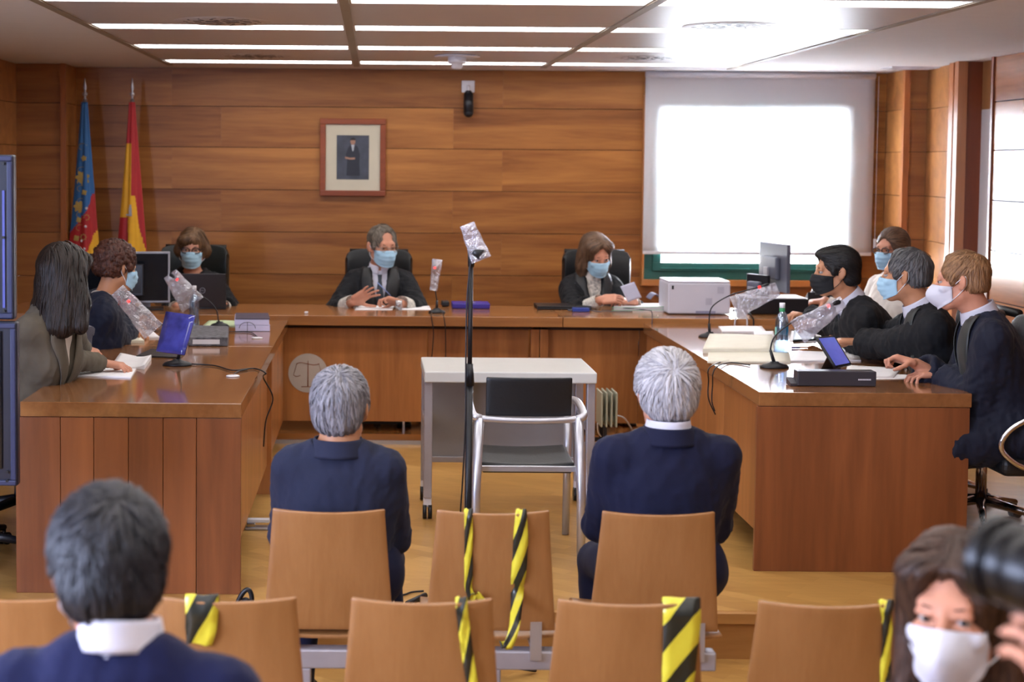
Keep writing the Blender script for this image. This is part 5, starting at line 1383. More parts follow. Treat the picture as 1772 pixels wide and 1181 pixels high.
quad_sheet('paper_sheets', 'white sheets on the bench left of the small bench microphone', 'papers', q(690, 529, 746, 537, -4), ZB, .002, paper_m, PG, seed=2)
quad_sheet('paper_sheets', 'thin stack of sheets at the front left edge of the left desk', 'papers', [(78, 650), (226, 656), (236, 640), (120, 638)], ZD, .005, paper_m, PG, seed=3)
quad_sheet('paper_sheets', 'curled sheet by the writing hand of the long-haired woman', 'papers', [(190, 636), (250, 640), (262, 622), (208, 612)], ZD, .002, paper_m, PG, curl=.015, seed=4)
quad_sheet('document_stack', 'low stack of cream folders in front of the curly-haired person', 'papers', [(172, 594), (250, 594), (236, 581), (188, 581)], ZD, .012, cream_m, PG, seed=5)
quad_sheet('document_stack', 'white folder with a blue tab behind the tablet on the left desk', 'papers', [(190, 586), (276, 586), (262, 574), (210, 574)], ZD, .008, paper_m, PG, seed=6)
quad_sheet('green_folder', 'pale green folder lying behind the marbled binder', 'folder', [(350, 566), (412, 566), (405, 556), (362, 556)], ZD, .004, plain('pale_green', 'b9c9a0', .7), None, seed=7)
quad_sheet('notebook', 'white notebook behind the water bottle on the right desk', 'notebook', [(1250, 577), (1326, 577), (1318, 567), (1243, 567)], ZD, .008, paper_m, seed=8)
quad_sheet('note_block', 'small white note block left of the water bottle', 'notebook', [(1306, 586), (1340, 586), (1338, 577), (1304, 577)], ZD, .012, paper_m, seed=9)
quad_sheet('paper_sheets', 'white papers under the hands of the grey-haired lawyer', 'papers', [(1362, 627), (1490, 626), (1484, 612), (1380, 610)], ZD, .006, paper_m, PG, seed=10)
quad_sheet('paper_sheets', 'white sheets beside the dark keyboard case on the right desk', 'papers', [(1366, 592), (1420, 592), (1420, 574), (1370, 574)], ZD, .002, paper_m, PG, seed=11)
quad_sheet('open_notebook', 'open white notebook behind the long dark case', 'notebook', [(1462, 655), (1546, 655), (1560, 640), (1466, 634)], ZD, .006, paper_m, seed=12)
quad_sheet('paper_sheets', 'single white sheet under the hand of the sandy-haired lawyer', 'papers', [(1510, 658), (1570, 657), (1576, 650), (1530, 648)], ZD, .0012, paper_m, PG, seed=13)
quad_sheet('case_file', 'thick cream case file with bent corner on the right desk', 'folder', [(1216, 612), (1338, 612), (1336, 588), (1228, 584)], ZD, .022, cream_m, 'cream case files', curl=.006, seed=14)
quad_sheet('case_file', 'thin cream file lying in front of the thick case file', 'folder', [(1224, 629), (1368, 629), (1366, 612), (1226, 612)], ZD, .007, cream_m, 'cream case files', seed=15)
quad_sheet('paper_sheets', 'white sheets beside the mouse at the right end of the bench', 'papers', [(1392, 541), (1424, 541), (1418, 531), (1394, 531)], ZB, .004, paper_m, PG, seed=16)
# wide pale fabric? the dark keyboard case
o = quad_sheet('keyboard_case', 'flat black keyboard case behind the bag-covered microphone on the right', 'case', [(1372, 592), (1412, 590), (1410, 573), (1374, 573)], ZD+.003, .006, black_plastic)

# purple box on the bench
p = on(814, 533, ZB); t = thing('purple_folder', 'flat purple document case on the bench behind the microphone stand', 'folder', (p.x, p.y+.01, ZB))
m = MB(); m.b2(-.118, .118, -.09, .09, .001, .034); m.build('shell', plain('purple_plastic', '352a8c', .35), t, bevel=.006)
m = MB(); m.b2(.0, .03, -.03, -.01, .0345, .0352); m.build('sticker', white_plastic, t)
p = on(771, 532, ZB); t = tag(MB().box((0, 0, .018), (.05, .08, .034)).build('speaker_box', black_plastic, off=(0, 0, 0), bevel=.008), 'small black box beside the purple document case', 'box'); t.location = (p.x, p.y+.06, ZB+.001)
p = on(530, 543, ZB); t = tag(MB().box((0, 0, .006), (.022, .02, .011)).build('eraser', white_plastic, bevel=.003), 'tiny white eraser near the front edge of the bench', 'eraser'); t.location = (p.x, p.y, ZB+.001)
p = on(690, 537, ZB); t = thing('drinking_glass', 'small clear glass in front of the male judge', 'glass', (p.x, p.y, ZB+.001))
glassm = newmat('clear_glass')[0]; nt = glassm.node_tree
mxs = nd(nt, 'ShaderNodeMixShader'); mxs.inputs[0].default_value = .25; a_ = nd(nt, 'ShaderNodeBsdfTransparent'); a_.inputs[0].default_value = (.88, .92, .96, 1); b_ = nd(nt, 'ShaderNodeBsdfGlossy'); b_.inputs['Roughness'].default_value = .08
nt.links.new(a_.outputs[0], mxs.inputs[1]); nt.links.new(b_.outputs[0], mxs.inputs[2]); nt.links.new(mxs.outputs[0], nt.nodes['Material Output'].inputs[0])
m = MB(); m.lathe([(0, .001), (.02, .001), (.024, .06), (.022, .06), (.018, .004), (0, .004)], n=20); m.build('tumbler', glassm, t)
# pen held by the judge
a, b = at(653, 489, 9.33), at(676, 512, 9.33)
t = tag(MB().cyl(a, b, .0038, .0032, 10).build('pen', plain('pen_blue', '7486b8', .3), off=tuple(a)), 'blue pen held up by the male judge', 'pen')
# black closed laptop and blue adapter
p = on(974, 531, ZB); t = thing('closed_laptop', 'closed black laptop on the bench left of the female judge', 'laptop', (p.x*.985, 9.48, ZB))
m = MB(); m.b2(-.17, .17, -.11, .11, .001, .014); m.build('base', black_plastic, t, bevel=.004)
m = MB(); m.b2(-.17, .17, -.11, .11, .015, .024); m.build('lid', black_plastic, t, bevel=.004)
p = on(1005, 540, ZB); t = thing('blue_adapter', 'small blue adapter box with a grey lead in front of the closed laptop', 'adapter', (p.x, p.y, ZB))
m = MB(); m.b2(-.053, .053, -.02, .02, .001, .026); m.build('housing', blue_plastic, t, bevel=.004)
m = MB(); m.tube(spline([(.05, 0, .012), (.1, -.01, .004), (.16, .01, .004), (.22, 0, .004), (.32, .005, .004)], 6), .0035, 6); m.tube([(-.05, 0, .01), (-.08, 0, .008)], .006, 6); m.build('lead', plain('grey_cable', '55555c', .5), t)
# open case file of the female judge
t, c = quad_sheet('open_case_file', 'thick open case file with green-edged dividers beside the printer', 'folder', [(1062, 538), (1150, 540), (1146, 524), (1068, 522)], ZB, .028, paper_m, seed=20, extra='page_block')
o = tuple(t.location)
for k, cm in enumerate(('green', 'grey', 'green')):
    P0, P1 = on(1058, 539, ZB), on(1152, 541, ZB)
    m = MB(); zc = ZB+.006+.009*k; m.tube(spline([P0+Vector((0, -.004, zc-ZB)), P0.lerp(P1, .5)+Vector((0, -.012, zc-ZB+.004)), P1+Vector((.0, -.006, zc-ZB+.012))], 6), .0022, 6); m.build('divider_edge', plain('divider_'+cm, {'green': '4f8f68', 'grey': '6a6a78'}[cm], .5), t, off=o)
m = MB(); A0, A1 = on(1122, 526, ZB), on(1158, 534, ZB)
m.grid(lambda u, v: (A0.x+(A1.x-A0.x)*u+.03*v*0, A0.y-.06+.16*v, ZB+.034+.045*math.sin(u*PI*.95)*.8), 17, 9, .004); m.build('turned_pages', plain('ring_pages', '7d7f96', .6), t, off=o)
a, b = at(1073, 496, 9.28), at(1100, 523, 9.25)
m = MB(); m.grid(lambda u, v: tuple(Vector((a.x+(.085)*u+.045*v, 9.27-.02*v+.01*math.sin(u*3), a.z-.095*v+.03*u))), 9, 9, .0006)
tag(m.build('held_sheet', plain('lilac_paper', 'b3b4c8', .7), off=tuple(a)), 'sheet of paper held upright by the female judge', 'papers')
# printer
a, b = on(1156, 545, ZB), on(1262, 545, ZB)
pc = Vector(((a.x+b.x)/2, a.y+.16, ZB)); hw = (b.x-a.x)/2
t = thing('printer', 'white laser printer on the bench under the window', 'printer', tuple(pc)); hgt = .206
m = MB(); m.b2(-hw, hw, -.15, .15, .006, hgt-.012); m.build('housing', plain('printer_white', 'c6c6d2', .4, var=.01), t, bevel=.008)
m = MB(); m.b2(-hw+.002, hw-.002, -.148, .15, hgt-.011, hgt); k = m.build('lid', plain('printer_lid', 'd8d8e2', .35, var=.01), t, bevel=.004)
m = MB(); m.b2(-.10, .08, -.10, .02, hgt+.0005, hgt+.0015); m.build('paper_slot', black_plastic, k)
m = MB(); m.b2(-.02, .10, -.154, -.1505, .008, .024); m.build('tray_handle', plain('printer_grey', '8d8da6', .5), t)
m = MB()
for zc, xc_ in ((.15, .13), (.08, .06)):
    for i in range(6): m.b2(xc_-.02, xc_+.02, -.1515, -.1505, zc-.018+i*.007, zc-.015+i*.007)
m.build('vent_grille', plain('printer_vent', 'a2a2b2', .5), t)
m = MB(); m.b2(-hw+.022, -hw+.034, -.152, -.1505, .155, .178); m.build('button_panel', black_plastic, t)
# computer with monitors at the right end of the bench
a, b = on(1300, 545, ZB), on(1392, 545, ZB)
pc = Vector(((a.x+b.x)/2+.02, a.y+.17, ZB)); hw = (b.x-a.x)/2
t = thing('desktop_computer', 'flat black desktop computer lying on the bench beside the monitors', 'computer', tuple(pc))
m = MB(); m.b2(-hw-.03, hw, -.16, .16, .004, .098); m.build('case', black_plastic, t, bevel=.004)
m = MB(); m.b2(-hw-.02, hw-.01, -.15, .10, .0985, .103); tag(m.build('paper_sheets', paper_m, off=(0, 0, 0)), 'bright papers on top of the flat black computer', 'papers', PG).location = tuple(pc)
def monitor(label, px0, px1, pyt, pyb, Y, depth, yaw, mats, stand_z, group=None, tilt=0.0):
    a, b = at(px0, pyt, Y), at(px1, pyb, Y); w = (b.x-a.x); h = a.z-b.z; c = Vector(((a.x+b.x)/2, Y, stand_z))
    return a, b, w, h, c
mon_back = plain('monitor_back', '5a5c68', .35); silver = plain('monitor_silver', '9a9aa2', .35, metal=.3)
def make_monitor(label, c, w, h, zc, yaw, base_z, back=True, group='computer monitors', frame=None, scr=None):
    t = thing('computer_monitor', label, 'monitor', (c[0], c[1], base_z), yaw, group)      # screen faces local -y
    m = MB(); m.b2(-w/2, w/2, -.012, .012, zc-h/2-base_z, zc+h/2-base_z); m.build('housing', frame or black_plastic, t, bevel=.004)
    m = MB(); m.b2(-w/2+.012, w/2-.012, -.0135, -.0125, zc-h/2+.014-base_z, zc+h/2-.012-base_z); m.build('screen', scr or screen_dark, t)
    m = MB(); m.b2(-w*.28, w*.28, .0125, .045, zc-h*.25-base_z, zc+h*.22-base_z); m.build('rear_cover', mon_back, t, bevel=.01)
    m = MB(); m.b2(-.03, .03, .046, .062, .01, zc-base_z); m.build('neck', silver, t, bevel=.003)
    m = MB(); m.b2(-.11, .11, -.07, .11, .0005, .01); m.build('foot', black_plastic, t, bevel=.003)
    return t
# seen edge-on, screen turned towards the window corner
c = at(1340, 470, 9.42)
make_monitor('monitor seen from its back edge beside the window, taller of the pair', (c.x, 9.42), .42, .30, at(1340, 462, 9.42).z, rad(99), ZB, frame=mon_back)
c = at(1300, 470, 9.5)
make_monitor('small dark monitor behind the taller one beside the printer', (c.x+.01, 9.36), .20, .15, at(1300, 495, 9.4).z, rad(115), ZB)
p = on(1372, 530, ZB); t = thing('desk_telephone', 'dark telephone with a pale curved handset behind the black computer', 'telephone', (p.x+.08, 9.5, ZB))
m = MB(); m.prism([(-.09, .0), (.09, .0), (.09, .02), (-.07, .12)], 'x', -.08, .08); m.build('base', black_plastic, t, bevel=.004)
m = MB(); m.tube(spline([(-.02, -.085, .12), (-.02, -.03, .135), (-.02, .04, .10), (-.02, .085, .05)], 5), .014, 8); m.build('handset', white_plastic, t)
p = at(1404, 528, 9.36); p.y = 9.30; t = thing('computer_mouse', 'black computer mouse at the right end of the bench', 'mouse', (p.x, p.y+.06, ZB+.0002))
m = MB(); m.sphere((0, 0, .001), .03, 20, 12, (1.6, 1, 1.05)); m.build('shell', black_plastic, t)
for v in t.children[0].data.vertices: v.co.z = max(v.co.z, .0005)
m = MB(); m.sphere((-.01, 0, .0285), .006, 10, 6, (1, .5, .8)); m.build('wheel', alu, t)
# cables hanging behind the right desk from the bench
for k, (px0, px1, cm) in enumerate(((1275, 1272, 'white'), (1288, 1293, 'white'), (1297, 1304, 'black'))):
    pts = [at(px0, 541, 8.93)+Vector((0, .05, .006)), at(px0, 542, 8.885), at(px1, 556, 8.88), at(px1-2, 585, 8.885)]
    m = MB(); m.tube(spline(pts, 6), .005, 6); tag(m.build('hanging_cable', white_plastic if cm == 'white' else black_plastic, off=tuple(pts[0])), ['leftmost pale cable hanging off the bench right of the printer', 'middle pale cable hanging off the bench right of the printer', 'black cable hanging off the bench below the computer'][k], 'cable', 'cables off the bench edge')
pts = [at(1262, 513, 9.2), at(1272, 508, 9.2), at(1279, 520, 9.2), at(1276, 538, 9.2)]
m = MB(); m.tube(spline(pts, 6), .0035, 6); tag(m.build('printer_cable', white_plastic, off=tuple(pts[0])), 'white cable looping out of the right side of the printer', 'cable')

# left monitors
c = at(258, 478, 9.15)
make_monitor('large black monitor with a silver rim between the curly-haired person and the clerk', (c.x-.03, 9.2), .30, .315, at(258, 480, 9.2).z, rad(8), ZB, frame=silver)
c = at(232, 480, 9.0)
make_monitor('small black monitor in front of the silver-rimmed one', (c.x-.04, 9.02), .19, .19, at(228, 485, 9.0).z, rad(-6), ZB)
c = at(166, 460, 9.1)
make_monitor('black monitor behind the curly-haired person at the left end of the bench', (c.x-.01, 9.2), .24, .26, at(166, 478, 9.1).z, rad(10), ZB)
# clerk laptop
a, b = at(310, 473, 9.22), at(391, 531, 9.22)
w = b.x-a.x; h = a.z-ZB-.012; cx0 = (a.x+b.x)/2
t = thing('laptop', 'open dark laptop with a round emblem on its lid in front of the clerk', 'laptop', (cx0, 9.22, ZB))
m = MB(); R_ = Rx(rad(8)); m.box((0, -.0+.0, .012+h/2), (w, .008, h), R_); k = m.build('lid', plain('laptop_lid', '2f2b2e', .35, metal=.3), t, bevel=.003)
m = MB(); m.b2(-w/2, w/2, .015, .225, .001, .014); m.build('base', black_plastic, t, bevel=.003)
m = MB(); zc = .012+h/2; yy_ = -.0075
m.tube([(.0165*math.cos(a_)+.0, yy_, zc+.0165*math.sin(a_)) for a_ in np.linspace(0, 2*PI, 33)[:-1]], .0017, 5, closed=True)
m.build('lid_emblem', plain('emblem_silver', '8a8890', .3, metal=.5), k)
tc = bpy.data.curves.new('emblem_text', 'FONT'); tc.body = 'DELL'; tc.size = .0125; tc.align_x = 'CENTER'; tc.align_y = 'CENTER'; tc.extrude = .0003
to = bpy.data.objects.new('emblem_text', tc); C.objects.link(to); to.location = (0, yy_-.0005, zc); to.rotation_euler = (PI/2, 0, 0)
bpy.context.view_layer.update(); me_ = bpy.data.meshes.new_from_object(to); me_.name = 'emblem_text'; me_.materials.append(MATS['emblem_silver']); l_, r_ = tuple(to.location), tuple(to.rotation_euler); bpy.data.objects.remove(to)
to = bpy.data.objects.new('emblem_text', me_); C.objects.link(to); to.location = l_; to.rotation_euler = r_; to.parent = k
# tablet computer on the left desk
p0, p1 = on(262, 612, ZD), on(316, 617, ZD)
bs_ = on(272, 610, ZD); t = thing('tablet_computer', 'tablet with a bright bluish screen back and kickstand keyboard on the left desk', 'tablet', tuple(bs_))
o = tuple(bs_)
tl, tr_, br, bl_ = at(287, 539, 6.82), at(337, 546, 6.72), at(318, 614, 6.60), at(270, 608, 6.70)
m = MB(); m.grid(lambda u, v: tuple((bl_.lerp(br, u)).lerp(tl.lerp(tr_, u), v)), 6, 6, .008); m.build('screen', plain('tablet_screen', '3c3f8f', .12, var=.35, vscale=14), t, off=o)
P = [on(x, y, ZD) for x, y in ((236, 618), (312, 621), (322, 611), (262, 606))]
m = MB(); m.prism([(p.x, p.y) for p in P], 'z', ZD+.001, ZD+.007); m.build('keyboard', black_plastic, t, off=o)
# marbled binder
P = [on(x, y, ZD) for x, y in ((325, 600), (394, 600), (396, 580), (334, 578))]
t = thing('binder', 'grey marbled ring binder with a white label on the left desk', 'binder', (P[0].x+.1, P[0].y+.1, ZD)); o = tuple(t.location)
marb = plain('marbled_board', '55555c', .5, var=.8, vscale=38)
m = MB(); m.prism([(p.x, p.y) for p in P], 'z', ZD+.001, ZD+.048); m.build('cover', marb, t, off=o, bevel=.004)
d_ = (P[1]-P[0]); n_ = Vector((d_.y, -d_.x, 0)).normalized()
m = MB(); m.add([P[0]+d_*.12+n_*.0015+Vector((0, 0, .012)), P[0]+d_*.8+n_*.0015+Vector((0, 0, .012)), P[0]+d_*.8+n_*.0015+Vector((0, 0, .036)), P[0]+d_*.12+n_*.0015+Vector((0, 0, .036))], [(0, 1, 2, 3)]); m.build('spine_label', white_plastic, t, off=o)
# white box stack
P = [on(x, y, ZD) for x, y in ((407, 574), (467, 574), (464, 563), (408, 563))]
t = thing('document_box', 'white stack of bound documents at the far end of the left desk', 'documents', (P[0].x+.1, P[0].y+.05, ZD)); o = tuple(t.location)
m = MB(); m.prism([(p.x, p.y) for p in P], 'z', ZD+.001, ZD+.034); m.build('lower_bundle', plain('lilac_white', 'bdbad8', .6), t, off=o, bevel=.002)
m = MB(); m.prism([(p.x-.004, p.y) for p in P], 'z', ZD+.035, ZD+.066); m.build('upper_bundle', MATS['lilac_white'], t, off=o, bevel=.002)
m = MB(); m.prism([(p.x, p.y) for p in P], 'z', ZD+.067, ZD+.071); m.build('top_cover', plain('dark_cover', '3a3348', .5), t, off=o)
# cable grommets with leads
for px, py, lab in ((403, 652, 'white cable grommet near the front of the left desk'), (445, 586, 'white cable grommet beside the document stack')):
    p = on(px, py, ZD); m = MB(); m.lathe([(0, .001), (.03, .001), (.03, .004), (.024, .006), (0, .006)], n=24); tag(m.build('cable_grommet', white_plastic, off=(0, 0, 0)), lab, 'grommet', 'desk cable grommets').location = tuple(p)
def cable(name, label, pts, r=.0035, mat=None, group=None):
    P = spline(pts, 8); m = MB(); m.tube(P, r, 6); return tag(m.build(name, mat or black_plastic, off=tuple(P[0])), label, 'cable', group)
# gooseneck microphones
def gooseneck(label, basep, top0, arm, headp, tip, bagpts, seed, z, rb=.055):
    t = thing('desk_microphone', label, 'microphone', (basep.x, basep.y, z), group='gooseneck microphones'); o = (basep.x, basep.y, z)
    m = MB(); R2 = Rz(.15)
    m.lathe([(0, .0005), (rb, .0005), (rb*1.02, .006), (rb*.8, .017), (rb*.35, .024), (.014, .03), (0, .031)], (0, 0, 0), 28)
    for i, v in enumerate(m.v): m.v[i] = (v[0]*1.35, v[1]*.85, v[2])
    m.build('base', black_plastic, t)
    m = MB(); m.cyl((0, 0, .02), top0-Vector(o), .009, .0065, 12); m.build('lower_tube', black_plastic, t)
    m = MB(); pts = spline([top0]+arm+[headp], 8); m.tube(pts, .0036, 8); m.build('gooseneck', black_plastic, t, off=o)
    d = (tip-headp).normalized()
    m = MB(); m.cyl(headp-d*.012, headp+d*.0, .0072, .0072, 16); m.build('light_ring', red_led, t, off=o)
    m = MB(); m.cyl(headp+d*.001, tip, .009, .0115, 16).sphere(tip, .0115, 16, 8); m.build('microphone_head', black_plastic, t, off=o)
    if bagpts: bag(t, bagpts[0], bagpts[1], bagpts[2], bagpts[3], seed, o)
    return t
# right desk A and B
b0 = on(1228, 584, ZD); Y_ = b0.y
gooseneck('gooseneck microphone in a plastic bag at the far end of the right desk', b0, at(1227, 560, Y_), [at(1232, 532, Y_-.02), at(1262, 512, Y_-.03), at(1295, 502, Y_-.04)], at(1316, 497, Y_-.04), at(1329, 494, Y_-.04), (at(1270, 533, Y_-.04), at(1346, 500, Y_-.04), .13, .075), 5, ZD, .045)
b0 = on(1340, 637, ZD); Y_ = b0.y
gooseneck('gooseneck microphone in a plastic bag beside the water bottle', b0, at(1333, 606, Y_), [at(1340, 584, Y_-.01), at(1368, 560, Y_-.02), at(1410, 541, Y_-.03)], at(1436, 529, Y_-.03), at(1451, 523, Y_-.03), (at(1380, 576, Y_-.03), at(1460, 522, Y_-.03), .13, .055), 8, ZD, .05)
# left desk C and D
b0 = on(307, 633, ZD); Y_ = b0.y
gooseneck('gooseneck microphone with a long plastic bag nearest the front of the left desk', b0, at(314, 598, Y_), [at(312, 585, Y_), at(296, 568, Y_), at(268, 556, Y_)], at(221, 520, Y_-.02), at(210, 508, Y_-.02), (at(266, 574, Y_-.02), at(203, 502, Y_-.02), .11, .07), 11, ZD, .05)
b0 = on(380, 566, ZD); Y_ = b0.y
gooseneck('gooseneck microphone in a shiny bag pointing at the clerk', b0, at(378, 555, Y_), [at(374, 536, Y_), at(360, 520, Y_), at(340, 508, Y_)], at(305, 483, Y_-.02), at(296, 476, Y_-.02), (at(334, 528, Y_-.02), at(294, 474, Y_-.02), .15, .085), 14, ZD, .04)
# bench microphone
b0 = on(756, 542, ZB); Y_ = b0.y
gooseneck('small upright microphone in a bag on the bench beside the male judge', b0, at(756, 520, Y_), [at(753, 500, Y_), at(752, 478, Y_)], at(752, 462, Y_), at(750, 452, Y_), (at(750, 503, Y_-.01), at(757, 449, Y_-.01), .045, .065), 17, ZB, .038)
cable('microphone_cable', 'left cable of the bench microphone hanging down the front', [at(748, 541, 8.92), at(746, 545, 8.885), at(750, 575, 8.88), at(747, 620, 8.88), at(742, 645, 8.9)], .003, None, 'bench microphone cables')
cable('microphone_cable', 'right cable of the bench microphone hanging down the front', [at(764, 541, 8.92), at(767, 545, 8.885), at(771, 575, 8.88), at(771, 645, 8.9)], .003, None, 'bench microphone cables')
cable('bench_cable', 'grey cable running over the bench edge right of the female judge', [at(1078, 533, 9.0), at(1118, 537, 8.93), at(1128, 541, 8.885), at(1128, 565, 8.885)], .003, MATS['grey_cable'])
e = lambda x, y: on(x, y, ZD)+Vector((0, 0, .005))
cable('microphone_cable', 'black cable running from the front microphone over the left desk edge', [e(330, 632), e(372, 635), e(402, 643), e(440, 640), e(452, 648)+Vector((.02, 0, 0)), Vector((-.5, 6.75, .72)), Vector((-.46, 6.8, .62)), Vector((-.49, 6.78, .52)), Vector((-.50, 6.78, .40))])
cable('grommet_cable', 'short black lead entering the front grommet of the left desk', [e(404, 651), e(412, 645), e(428, 642)], .003)
cable('microphone_cable', 'black lead from the clerk microphone to its grommet', [e(396, 576), e(420, 576), e(436, 578), e(445, 585)], .003)
cable('microphone_cable', 'left cable hanging off the edge of the right desk', [e(1262, 626), e(1246, 629), e(1238, 640)-Vector((.03, 0, 0)), at(1226, 660, 6.9), at(1226, 690, 6.9), at(1238, 718, 6.9)], .003, None, 'cables off the right desk edge')
cable('microphone_cable', 'right cable hanging off the edge of the right desk', [e(1298, 634), e(1262, 630), e(1248, 641)-Vector((.03, 0, 0)), at(1233, 668, 6.88), at(1232, 695, 6.88), at(1237, 712, 6.88)], .003, None, 'cables off the right desk edge')
# wire headset
m = MB(); c0 = on(428, 575, ZD)
m.tube([(c0.x+.045*math.cos(a_), c0.y, ZD+.02+.035*math.sin(a_)) for a_ in np.linspace(.0, PI, 14)], .0015, 6); m.tube([(c0.x, c0.y, ZD+.055), (c0.x, c0.y, ZD+.004)], .0015, 6)
tag(m.build('wire_bookstand', black_plastic, off=tuple(c0)), 'thin black wire stand in front of the document stack', 'wire stand')
# bottles
def bottle(label, p, h, r, lab, group='water bottles'):
    t = thing('water_bottle', label, 'bottle', (p.x, p.y, p.z+.001), group=group)
    wm = MATS.get('bottle_plastic')
    if wm is None:
        wm = newmat('bottle_plastic')[0]; nt = wm.node_tree; MATS['bottle_plastic'] = wm
        m1 = nd(nt, 'ShaderNodeMixShader'); m1.inputs[0].default_value = .35; a_ = nd(nt, 'ShaderNodeBsdfTransparent'); a_.inputs[0].default_value = (.62, .78, .95, 1); b_ = nd(nt, 'ShaderNodeBsdfGlossy'); b_.inputs['Roughness'].default_value = .1; b_.inputs[0].default_value = (.8, .9, 1, 1)
        nt.links.new(a_.outputs[0], m1.inputs[1]); nt.links.new(b_.outputs[0], m1.inputs[2]); nt.links.new(m1.outputs[0], nt.nodes['Material Output'].inputs[0])
    pr = [(0, .002), (r*.8, 0), (r, .01)]
    for k in range(8): pr += [(r*(.97 if k % 2 else 1.0), h*(.06+.06*k))]
    pr += [(r, h*.62), (r*.75, h*.75), (r*.38, h*.84), (r*.36, h*.9)]
    m = MB(); m.lathe(pr, n=28); m.build('bottle_body', wm, t)
    m = MB(); m.lathe([(r*.34, h*.905), (r*.42, h*.905), (r*.42, h), (0, h)], n=24); m.build('cap', white_plastic, t)
    if lab:
        m = MB(); m.lathe([(r*.43, h*.83), (r*.43, h*.9), (r*.4, h*.9)], n=28); m.build('neck_label', plain('label_green', '2f8a5a', .4), t)
        m = MB(); m.lathe([(r*1.01, h*.35), (r*1.01, h*.52)], n=28)
        for i, v in enumerate(m.v): pass
        m.f = [f for f in m.f if True][:16]; m.mi = m.mi[:16]; m.sm = m.sm[:16]; m.build('body_label', plain('label_pale', '7fb8a8', .4), t)
p = on(1352, 612, ZD); bottle('clear blue water bottle with a white cap on the right desk', p, (at(1352, 525, p.y).z-ZD), .033, True)
p = on(336, 566, ZD); bottle('clear water bottle behind the tablet on the left desk', p, (at(336, 495, p.y).z-ZD), .03, False)
# pens
a, b = on(1370, 604, ZD)+Vector((0, 0, .006)), on(1404, 603, ZD)+Vector((0, 0, .006))
t = thing('pen', 'orange pen with a violet cap in front of the grey-haired lawyer', 'pen', tuple(a))
m = MB(); m.cyl(a.lerp(b, .4), b, .005, .004, 10); m.build('barrel', plain('pen_orange', 'a8602a', .35), t, off=tuple(a))
m = MB(); m.cyl(a, a.lerp(b, .4), .0058, .0058, 10); m.build('cap', plain('pen_violet', '3a2a68', .35), t, off=tuple(a))
# tablet on the right desk
tl, tr_, br, bl_ = at(1412, 583, 6.62), at(1444, 581, 6.72), at(1474, 631, 6.62), at(1446, 637, 6.52)
c0 = on(1448, 640, ZD); t = thing('tablet_computer', 'tablet leaning on a black stand in front of the sandy-haired lawyer', 'tablet', (c0.x, c0.y, ZD)); o = (c0.x, c0.y, ZD)
m = MB(); m.grid(lambda u, v: tuple((bl_.lerp(br, u)).lerp(tl.lerp(tr_, u), v)), 6, 6, .009); m.build('housing', black_plastic, t, off=o)
m = MB(); nrm_ = (br-bl_).cross(tl-bl_).normalized(); mm = lambda u, v: (bl_.lerp(br, u)).lerp(tl.lerp(tr_, u), v)
m.grid(lambda u, v: tuple(mm(.07+.86*u, .06+.88*v)+nrm_*.001), 4, 4); m.build('screen', plain('tablet_screen_lit', '5560b8', .15, var=.2, vscale=10, emit='5f66c8', es=.35), t, off=o)
P = [on(x, y, ZD) for x, y in ((1420, 641), (1456, 641), (1452, 630), (1426, 630))]
m = MB(); top_ = at(1434, 612, 6.62); m.add([tuple(p+Vector((0, 0, .001))) for p in P]+[tuple(top_)], [(0, 1, 4), (1, 2, 4), (2, 3, 4), (3, 0, 4), (3, 2, 1, 0)]); m.build('stand', black_plastic, t, off=o)
# long dark case
P = [on(1372, 669, ZD), on(1514, 669, ZD)]
w = P[1].x-P[0].x; zc = at(1440, 643, P[0].y).z
t = thing('equipment_case', 'long dark grey box with small white lettering at the front of the right desk', 'box', ((P[0].x+P[1].x)/2, P[0].y+.03, ZD))
m = MB(); m.b2(-w/2+.02, w/2, -.03, .04, .002, zc-ZD); m.build('case', plain('case_grey', '35343a', .35), t, bevel=.004)
m = MB()
for k in range(9): m.b2(w*.28+k*.0062, w*.28+k*.0062+.0045, -.0312, -.0302, .028, .034)
m.build('white_lettering', white_plastic, t)
m = MB(); m.prism([(-.03, .002), (.04, .002), (.04, .03), (-.03, .012)], 'x', -w/2-.01, -w/2+.019); m.build('end_flap', MATS['case_grey'], t)

# ------------------------------------------------------------------ floor things
p = on(1049, 757, .06)
t = thing('oil_radiator', 'small pale finned heater standing in front of the bench', 'heater', (at(1050, 700, 8.6).x, 8.6, 0))
zt_, zb_ = at(1050, 676, 8.6).z, at(1050, 735, 8.6).z
rm = plain('radiator_paint', 'a8aa98', .4)
for k in range(4): m = MB(); m.box((-.042+k*.028, 0, (zt_+zb_)/2), (.011, .20, zt_-zb_)); m.build('fin', rm, t, bevel=.004)
m = MB(); m.b2(-.042, .042, -.02, .02, zb_+.02, zb_+.05); m.build('core', rm, t)
for s in (-1, 1): m = MB(); m.box((0, s*.075, zb_/2), (.12, .02, .02)); m.box((-.02, s*.075, zb_/2+.02), (.02, .02, zb_-.03)); m.build('foot', black_plastic, t)
p = on(1088, 775, .0); t = thing('power_strip', 'white power strip on the floor in front of the bench', 'power strip', (p.x, 8.82, .0))
m = MB(); m.b2(-.07, .07, -.03, .03, .001, .045); m.build('housing', white_plastic, t, bevel=.005)
m = MB(); m.lathe([(.016, .046), (.014, .075), (.006, .10), (0, .102)], (.03, 0, 0), 12); m.build('plug', black_plastic, t)
cable('heater_cable', 'white cable looping from the heater to the power strip', [at(1064, 719, 8.6), at(1080, 724, 8.6), at(1094, 745, 8.7), Vector((p.x+.02, 8.8, .055))], .005, white_plastic)
cable('heater_lead', 'white cable curving under the heater along the floor', [at(1034, 733, 8.62), at(1036, 750, 8.65), at(1048, 762, 8.7), Vector((p.x-.07, 8.8, .02))], .005, white_plastic)
